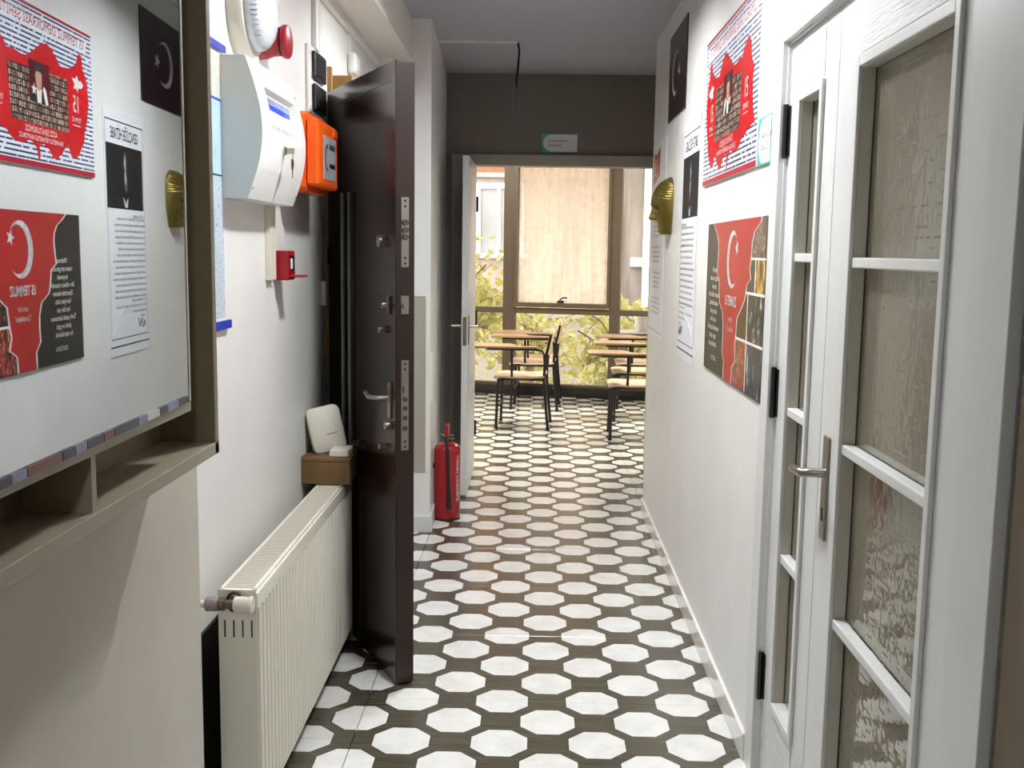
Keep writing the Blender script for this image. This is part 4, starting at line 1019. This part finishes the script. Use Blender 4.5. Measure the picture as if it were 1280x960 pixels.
sh.poly('collar', [(0.235, 0.612), (0.262, 0.612), (0.285, 0.655), (0.262, 0.640), (0.250, 0.625), (0.238, 0.642), (0.22, 0.655)], 0.0038, 'silver', ph)
body = ('Birinci vazifen, Türk istiklâlini, Türk cumhuriyetini,\nilelebet muhafaza ve müdafaa etmektir. Mevcudiyetinin\nve istikbalinin yegâne temeli budur. Bu temel, senin en\nkıymetli hazinendir. İstikbalde dahi, seni bu hazineden\nmahrum etmek isteyecek dahilî ve haricî bedhahların\nolacaktır. Bir gün, istiklâl ve cumhuriyeti müdafaa\nmecburiyetine düşersen, vazifeye atılmak için içinde\nbulunacağın vaziyetin imkân ve şeraitini düşünmeyeceksin.\n'
        'Bu imkân ve şerait, çok namüsait bir mahiyette tezahür\nedebilir. İstiklâl ve cumhuriyetine kastedecek düşmanlar,\nbütün dünyada emsali görülmemiş bir galibiyetin mümessili\nolabilirler. Cebren ve hile ile aziz vatanın bütün kaleleri\nzapt edilmiş, bütün tersanelerine girilmiş, bütün orduları\ndağıtılmış ve memleketin her köşesi işgal edilmiş olabilir.')
sh.text('lettering', 'Ey Türk gençliği!', 0.035, 0.578, 0.020, 0.0034, 'inkgrey', ps, 'LEFT')
sh.text('lettering', body, 0.028, 0.402, 0.0172, 0.0034, 'inkgrey', ps, 'LEFT', space=1.45, width=0.98)
sh.text('lettering', 'Ey Türk istikbalinin evlâdı!', 0.035, 0.222, 0.0172, 0.0034, 'inkgrey', ps, 'LEFT')
sh.text('lettering', 'İşte, bu ahval ve şerait içinde dahi vazifen, Türk istiklâl ve\ncumhuriyetini kurtarmaktır.', 0.028, 0.187, 0.0172, 0.0034, 'inkgrey', ps, 'LEFT', space=1.45, width=0.95)
sh.text('lettering', '20 Ekim\n1927', 0.08, 0.142, 0.018, 0.0034, 'inkgrey', ps)
mbs = MB()
mbs.tube([sh.at(0.05 + 0.012 * k, 0.105 + 0.02 * math.sin(k * 1.9) + 0.003 * k, 0.004) for k in range(9)], 0.0016, 5)
mbs.build('signature', 'ink', ps)
mbs = MB()
for k in range(4): mbs.tube([sh.at(0.46 - 0.25 * t * t - 0.02 * k, 0.078 + 0.11 * t + 0.012 * k, 0.0036) for t in (0, 0.25, 0.5, 0.75, 1.0)], 0.0010, 5)
mbs.build('swirl_print', 'silver', ps)

# anthem sheet at the wall end
ps = thing('poster', 'pale text sheet with a red flag corner behind the bronze mask', 'poster', (RW, 5.62, 1.055))
sh = rsheet(5.925, 1.06)
sh.rect('sheet', 0.0, 0.60, 0.0, 1.02, 0.0005, 0.003, 'paper', ps)
sh.poly('red_flag', [(0.06, 0.80), (0.34, 0.84), (0.34, 0.99), (0.20, 0.96), (0.06, 0.97)], 0.0034, 'printred2', ps)
sh.poly('white_crescent', crescent(0.17, 0.89, 0.045, 1.0, 40), 0.0037, 'printwhite', ps)
sh.poly('white_star', star(0.225, 0.89, 0.02), 0.0037, 'printwhite', ps)
verse = 'Korkma, sönmez bu şafaklarda yüzen al sancak;\nSönmeden yurdumun üstünde tüten en son ocak.\nO benim milletimin yıldızıdır, parlayacak;\nO benimdir, o benim milletimindir ancak.'
for k in range(5):
    sh.text('lettering', verse, 0.30, 0.70 - k * 0.135, 0.0185, 0.0034, 'inkgrey', ps, space=1.35)
sh.rect('border_line', 0.012, 0.588, 0.02, 0.023, 0.003, 0.0034, 'inkgrey', ps)

# small room signs
def room_sign(sh, w_, h_, l1, l2, label, base, size):
    s = thing('room_sign', label, 'sign', base, 'classroom name plates')
    sh.rect('plate', 0, w_, 0, h_, 0.0005, 0.006, 'teal', s)
    r = 0.49 * h_
    pts = [(w_ - 0.004, 0.005), (w_ - 0.004, h_ - 0.005)] + [(0.012 + r * 0.95 - r * 0.95 * math.sin(t), h_ / 2 + (h_ / 2 - 0.005) * math.cos(t)) for t in [PI * k / 14 for k in range(15)]]
    sh.poly('white_field', pts, 0.0065, 'paper', s)
    sh.text('lettering', l1, 0.042, h_ * 0.60, size, 0.0070, 'inkgrey', s, 'LEFT')
    sh.text('lettering', l2, 0.042, h_ * 0.36, size, 0.0070, 'inkgrey', s, 'LEFT')
room_sign(Sheet((0.114, BACK, 2.146), (1, 0, 0), (0, 0, 1), (0, -1, 0)), 0.240, 0.122, 'ARAŞTIRMACI', 'DERSLİĞİ', 'white room sign with a teal edge above the classroom door', (0.23, BACK, 2.146), 0.021)
room_sign(rsheet(3.122, 1.748), 0.170, 0.135, 'TARİHÇİLER', 'DERSLİĞİ', 'white room sign with a teal edge beside the white door casing', (RW, 3.03, 1.748), 0.024)

# ---------------- bronze face mask
def mask():
    root = thing('face_mask', 'bronze relief mask of a face mounted on the white wall', 'mask', (RW, 5.13, 1.585))
    cy, cz, hw, hh = 5.13, 1.722, 0.112, 0.137
    nu, nvv = 56, 110
    prof_ = [(0.0, 0.046), (0.05, 0.056), (0.10, 0.055), (0.13, 0.050), (0.155, 0.058), (0.18, 0.054), (0.20, 0.058), (0.235, 0.064), (0.25, 0.096), (0.275, 0.104), (0.33, 0.099), (0.40, 0.092), (0.455, 0.086), (0.49, 0.090), (0.53, 0.096), (0.62, 0.091), (0.72, 0.085), (0.82, 0.070), (0.90, 0.052), (0.96, 0.030), (1.0, 0.0)]
    side_ = [(0.0, 0.046), (0.08, 0.054), (0.20, 0.060), (0.32, 0.068), (0.42, 0.072), (0.52, 0.080), (0.62, 0.085), (0.72, 0.080), (0.82, 0.067), (0.90, 0.050), (0.96, 0.03), (1.0, 0.0)]
    def itp(tb, v):
        for (a, p), (b, q) in zip(tb[:-1], tb[1:]):
            if a <= v <= b: return p + (q - p) * (v - a) / (b - a)
        return 0.0
    def width(v):
        return hw * (0.60 + 0.40 * math.sin(min(1.0, (v + 0.05) / 0.55) * PI / 2)) * (1.0 if v < 0.72 else math.sqrt(max(0.0, 1 - ((v - 0.72) / 0.285) ** 2)))
    V, F = [], []
    for j in range(nvv + 1):
        v = j / nvv; wd = max(0.004, width(v)); z = cz - hh + 2 * hh * v
        for i in range(nu + 1):
            u = -1 + 2 * i / nu; au = abs(u)
            base = itp(side_, v) * max(0.0, 1 - au ** 2.6) ** 0.75
            # nose and lips ridge along the centre
            rid = math.exp(-(u / (0.13 + 0.10 * max(0, 1 - abs(v - 0.28) / 0.06))) ** 2)
            d = base + (itp(prof_, v) - itp(side_, v)) * rid
            # eye sockets, brows, cheeks, mouth crease
            d -= 0.024 * math.exp(-((au - 0.36) / 0.17) ** 2 - ((v - 0.445) / 0.040) ** 2)
            d += 0.006 * math.exp(-((au - 0.36) / 0.10) ** 2 - ((v - 0.440) / 0.018) ** 2)
            d += 0.010 * math.exp(-((au - 0.36) / 0.25) ** 2 - ((v - 0.515) / 0.022) ** 2)
            d += 0.006 * math.exp(-((au - 0.50) / 0.16) ** 2 - ((v - 0.34) / 0.07) ** 2)
            d -= 0.010 * math.exp(-((au - 0.42 - (0.25 - v) * 0.5) / 0.07) ** 2 - ((v - 0.20) / 0.08) ** 2)
            d -= 0.005 * math.exp(-(au / 0.26) ** 4 - ((v - 0.166) / 0.010) ** 2)
            # swept-back hair grooves on the temples
            if v > 0.56 and au > 0.58:
                d += 0.0034 * math.sin((v * 2 * hh) / 0.0056 * PI + au * 4) * min(1, (au - 0.58) / 0.1) * min(1, (v - 0.56) / 0.08)
                d += 0.006 * min(1, (au - 0.58) / 0.06) * max(0, 1 - au ** 3)
            V.append((RW - 0.001 - max(0.0, d), cy - u * wd, z))
    for j in range(nvv):
        for i in range(nu):
            a = j * (nu + 1) + i; F.append((a, a + 1, a + nu + 2, a + nu + 1))
    rim = list(range(0, nu + 1)) + [(j + 1) * (nu + 1) + nu for j in range(nvv)] + [nvv * (nu + 1) + i for i in range(nu - 1, -1, -1)] + [j * (nu + 1) for j in range(nvv - 1, 0, -1)]
    # close on the wall: the chin end gets a flat underside
    base_i = len(V)
    for idx in rim: V.append((RW - 0.0005, V[idx][1], V[idx][2]))
    n = len(rim)
    for k in range(n): F.append((rim[k], rim[(k + 1) % n], base_i + (k + 1) % n, base_i + k))
    F.append(tuple(range(base_i, base_i + n)))
    mb = MB(); mb.add(V, F); mb.build('face_shell', 'brass', root, True)
mask()

# ================================================================== CLASSROOM CHAIRS
def make_chair():
    """lecture chair facing local -x, origin on the floor at the seat centre; tablet on the far (+y) or near side"""
    r = thing('lecture_chair', 'x', 'chair', (0, 0, 0), 'lecture chairs in the classroom')
    T = 0.0125
    for s in (-1, 1):
        y = s * 0.20
        MB().tube([(-0.215, y, 0.0), (-0.205, y, 0.36), (-0.195, y, 0.405), (-0.165, y, 0.425), (0.0, y, 0.428)], T, 8).build('front_leg', 'blackmetal', r, True, True)
        MB().tube([(0.225, y, 0.0), (0.195, y, 0.30), (0.185, y, 0.43), (0.195, y, 0.60), (0.225, y, 0.74), (0.240, y, 0.81)], T, 8).build('rear_leg', 'blackmetal', r, True, True)
        MB().tube([(0.0, y, 0.428), (0.186, y, 0.425)], T, 8).build('side_rail', 'blackmetal', r, True, True)
        for p in ((-0.215, y), (0.225, y)):
            MB().cyl((p[0], p[1], 0), (p[0], p[1], 0.02), 0.016, n=8).build('foot_cap', 'rubber', r, True, True)
    MB().tube([(-0.20, -0.20, 0.415), (-0.20, 0.20, 0.415)], T, 8).build('seat_bar', 'blackmetal', r, True, True)
    MB().tube([(0.18, -0.20, 0.20), (0.18, 0.20, 0.20)], 0.009, 8).tube([(-0.19, -0.2, 0.20), (-0.19, 0.2, 0.20)], 0.009, 8).build('book_rack', 'blackmetal', r, True, True)
    # seat: gently dished ply
    vs, fs = [], []; n = 10
    for k, dz in ((0, 0.0), (1, 0.014)):
        for i in range(n + 1):
            x = -0.235 + 0.425 * i / n; c = -0.012 * math.sin(PI * i / n) - (0.018 if i == 0 else 0.004 if i == 1 else 0)
            for y in (-0.215, 0.215): vs.append((x, y, 0.445 + c + dz))
    m2 = 2 * (n + 1)
    for i in range(n):
        a = 2 * i; fs += [(a, a + 1, a + 3, a + 2), (m2 + a, m2 + a + 2, m2 + a + 3, m2 + a + 1), (a, a + 2, m2 + a + 2, m2 + a), (a + 1, m2 + a + 1, m2 + a + 3, a + 3)]
    fs += [(0, m2, m2 + 1, 1), (2 * n, 2 * n + 1, m2 + 2 * n + 1, m2 + 2 * n)]
    MB().add(vs, fs).build('seat', 'seat_wood', r, False, True)
    vs, fs = [], []; n = 8
    for k in range(n + 1):
        y = -0.205 + 0.41 * k / n; bx = 0.022 * math.sin(PI * k / n)
        for (z, x) in ((0.63, 0.190), (0.82, 0.230)):
            vs += [(x + bx, y, z), (x + bx + 0.012, y, z)]
    for k in range(n):
        a = 4 * k; b = a + 4
        fs += [(a, b, b + 2, a + 2), (a + 1, a + 3, b + 3, b + 1), (a + 2, b + 2, b + 3, a + 3), (a, a + 1, b + 1, b)]
    fs += [(0, 2, 3, 1), (4 * n, 4 * n + 1, 4 * n + 3, 4 * n + 2)]
    MB().add(vs, fs).build('backrest', 'seat_wood', r, False, True)
    # writing tablet carried by an arm on the occupant's side (-y)
    MB().tube([(0.19, -0.215, 0.55), (0.185, -0.22, 0.64), (0.165, -0.225, 0.672), (0.12, -0.23, 0.68), (-0.30, -0.23, 0.68)], 0.010, 8).build('tablet_arm', 'blackmetal', r, True, True)
    MB().tube([(-0.085, -0.20, 0.43), (-0.085, -0.225, 0.50), (-0.085, -0.23, 0.68)], 0.011, 8).build('tablet_post', 'blackmetal', r, True, True)
    outline_ = [(-0.405, -0.28), (-0.385, -0.30), (-0.05, -0.30), (0.02, -0.28), (0.13, -0.27), (0.14, -0.255), (0.13, -0.205), (0.0, -0.20), (-0.06, -0.15), (-0.10, -0.02), (-0.13, 0.02), (-0.385, 0.02), (-0.405, 0.0)]
    tb = MB().prism(outline_, 0.692, 0.708, lambda a, b, h: (a, b, h)).build('writing_tablet', 'tab_wood', r, False, True)
    MB().prism([(a * 1.004, b) for a, b in outline_], 0.6905, 0.6925, lambda a, b, h: (a, b, h)).build('tablet_edge', 'black', tb, False, True)
    return r
proto = make_chair()
spots = [((0.005, 8.92), -4, 'black framed lecture chair standing alone closest to the white door leaf'),
         ((0.105, 10.02), -4, 'black framed lecture chair in the middle of the row nearest the door leaf'),
         ((0.13, 10.48), -4, 'black framed lecture chair at the window end of the row by the door leaf'),
         ((0.93, 8.46), -2, 'black framed lecture chair at the front of the row beside the poster wall end'),
         ((1.03, 9.40), -2, 'black framed lecture chair in the middle of the row beside the poster wall end'),
         ((1.12, 10.15), -2, 'black framed lecture chair at the window end of the row beside the poster wall')]
for i, ((x, y), a, lb) in enumerate(spots):
    o = proto if i == 0 else copy_tree(proto)
    o.location = (x, y, 0); o.rotation_euler = (0, 0, math.radians(a)); o['label'] = lb

# ================================================================== OUTSIDE
struct('ground_outside', MB().box(-14, 16, 11.9, 26, -0.75, -0.6), 'concrete', label='pale courtyard ground outside')
fb = thing('building', 'pink plastered building with white window surrounds across the courtyard', 'building', (-2.0, 19.0, -0.6))
MB().box(-12, 1.6, 19.0, 22, -0.6, 2.85).build('wall', 'facade', fb)
MB().box(-12, 1.6, 18.96, 22, 2.85, 9).build('upper_wall', 'facade2', fb)
MB().box(-12, 1.6, 18.90, 18.97, 2.80, 2.88).build('cornice', 'concrete', fb)
for xw in (-4.1, -0.58):
    wn = MB().box(xw - 0.45, xw - 0.33, 18.93, 19.0, 1.45, 2.6).box(xw + 0.33, xw + 0.45, 18.93, 19.0, 1.45, 2.6).box(xw - 0.45, xw + 0.45, 18.93, 19.0, 2.6, 2.7).box(xw - 0.55, xw + 0.55, 18.90, 19.0, 1.37, 1.45).box(xw - 0.03, xw + 0.03, 18.95, 19.0, 1.45, 2.6).build('window_surround', 'white', fb)
    MB().box(xw - 0.33, xw + 0.33, 18.985, 18.999, 1.45, 2.6).build('window_pane', 'bwin', wn)
MB().box(-12, 1.6, 18.6, 19.0, -0.6, 0.55).build('plinth', 'concrete', fb)
fb = thing('building', 'grey masonry building with white drainpipe and white band', 'building', (4.0, 17.0, -0.6))
MB().box(1.62, 11, 17.0, 22, -0.6, 9).build('wall', 'facade3', fb)
MB().box(1.62, 11, 16.90, 17.0, 1.28, 1.42).build('band', 'white', fb)
MB().cyl((1.86, 16.9, -0.6), (1.86, 16.9, 9), 0.055, n=12).build('drainpipe', 'white', fb, True)
MB().cyl((2.28, 16.92, -0.6), (2.28, 16.92, 9), 0.03, n=10).build('cable_pipe', 'concrete', fb, True)
wn = MB().box(1.98, 2.9, 16.94, 17.0, 2.55, 4.4).build('window_surround', 'concrete', fb)
MB().box(2.06, 2.82, 16.93, 16.941, 2.65, 4.3).build('window_pane', 'bwin', wn)
tag(MB().box(-10, 2.6, 15.5, 15.62, -0.6, 0.52).box(-10, 2.6, 15.45, 15.67, 0.52, 0.60).build('garden_wall', 'concrete'), 'low pale garden wall behind the leafy trees', 'wall')
pt = thing('flower_pot', 'white flower pot on the ledge outside the window', 'pot', (1.28, 11.6, 0.55))
MB().lathe([(0.07, 0.0), (0.075, 0.01), (0.095, 0.15), (0.105, 0.155), (0.105, 0.18), (0.092, 0.18), (0.085, 0.15)], (1.30, 11.7, 0.62), (0, 0, 1), 20).build('pot', 'white', pt, True)
tag(MB().box(0.95, 2.6, 11.45, 11.95, 0.56, 0.62).box(1.0, 1.1, 11.5, 11.9, -0.6, 0.56).box(2.4, 2.5, 11.5, 11.9, -0.6, 0.56).build('ledge', 'concrete'), 'concrete ledge carrying the flower pot', 'ledge')

def tree(loc, h, spread, nleaf, label, seed):
    rnd = random.Random(seed)
    t = thing('tree', label, 'tree', loc)
    x0, y0, z0 = loc
    br = MB(); tips = []
    top = Vector((x0 + 0.1, y0, z0 + h * 0.55))
    br.tube([(x0, y0, z0), (x0 + 0.04, y0, z0 + h * 0.25), top], 0.05, 8)
    for k in range(16):
        a = 2 * PI * k / 16 + rnd.uniform(-0.3, 0.3)
        b = Vector((x0 + 0.03, y0, z0 + h * rnd.uniform(0.12, 0.55)))
        e = b + Vector((math.cos(a) * spread * rnd.uniform(0.6, 1.0), math.sin(a) * 0.55 * spread * rnd.uniform(0.5, 1.0), h * rnd.uniform(0.02, 0.45)))
        mid = (b + e) / 2 + Vector((0, 0, 0.12))
        br.tube([b, mid, e], 0.013, 6)
        tips += [mid, e, (mid + e) / 2, (b + mid) / 2]
        for q in range(4):
            s = mid.lerp(e, rnd.random()); e2 = s + Vector((rnd.uniform(-0.45, 0.45), rnd.uniform(-0.3, 0.3), rnd.uniform(-0.15, 0.4)))
            br.tube([s, e2], 0.006, 5); tips += [e2, (s + e2) / 2]
    br.build('branches', 'bark', t, True)
    fo = MB()
    for k in range(nleaf):
        c = rnd.choice(tips) + Vector((rnd.gauss(0, 0.16), rnd.gauss(0, 0.14), rnd.gauss(0, 0.14)))
        L = rnd.uniform(0.07, 0.15); W = L * 0.36
        d = Vector((rnd.gauss(0, 1), rnd.gauss(0, 0.6), rnd.gauss(-0.5, 0.7))).normalized()
        u = d.cross(Vector((rnd.gauss(0, 0.5), -1, rnd.gauss(0, 0.5)))).normalized(); n_ = d.cross(u)
        fo.add([c, c + d * L * 0.35 + u * W, c + d * L * 0.75 + u * W * 0.6, c + d * L + n_ * 0.02, c + d * L * 0.75 - u * W * 0.6, c + d * L * 0.35 - u * W], [(0, 1, 2, 3), (0, 3, 4, 5)])
    me = bpy.data.meshes.new('foliage'); me.from_pydata(fo.v, [], fo.f); me.update(); me.materials.append(M['leaf'])
    o = put('foliage', me, t); o['kind'] = 'stuff'
tree((-1.08, 13.2, -0.6), 2.3, 0.75, 1050, 'leafy yellow green tree outside by the narrow window pane', 3)
tree((1.2, 13.3, -0.6), 1.45, 0.75, 800, 'low yellow green shrub tree outside below the misted sash', 9)
tree((0.0, 14.7, -0.6), 1.5, 0.42, 450, 'small yellow green shrub tree in front of the low garden wall', 21)
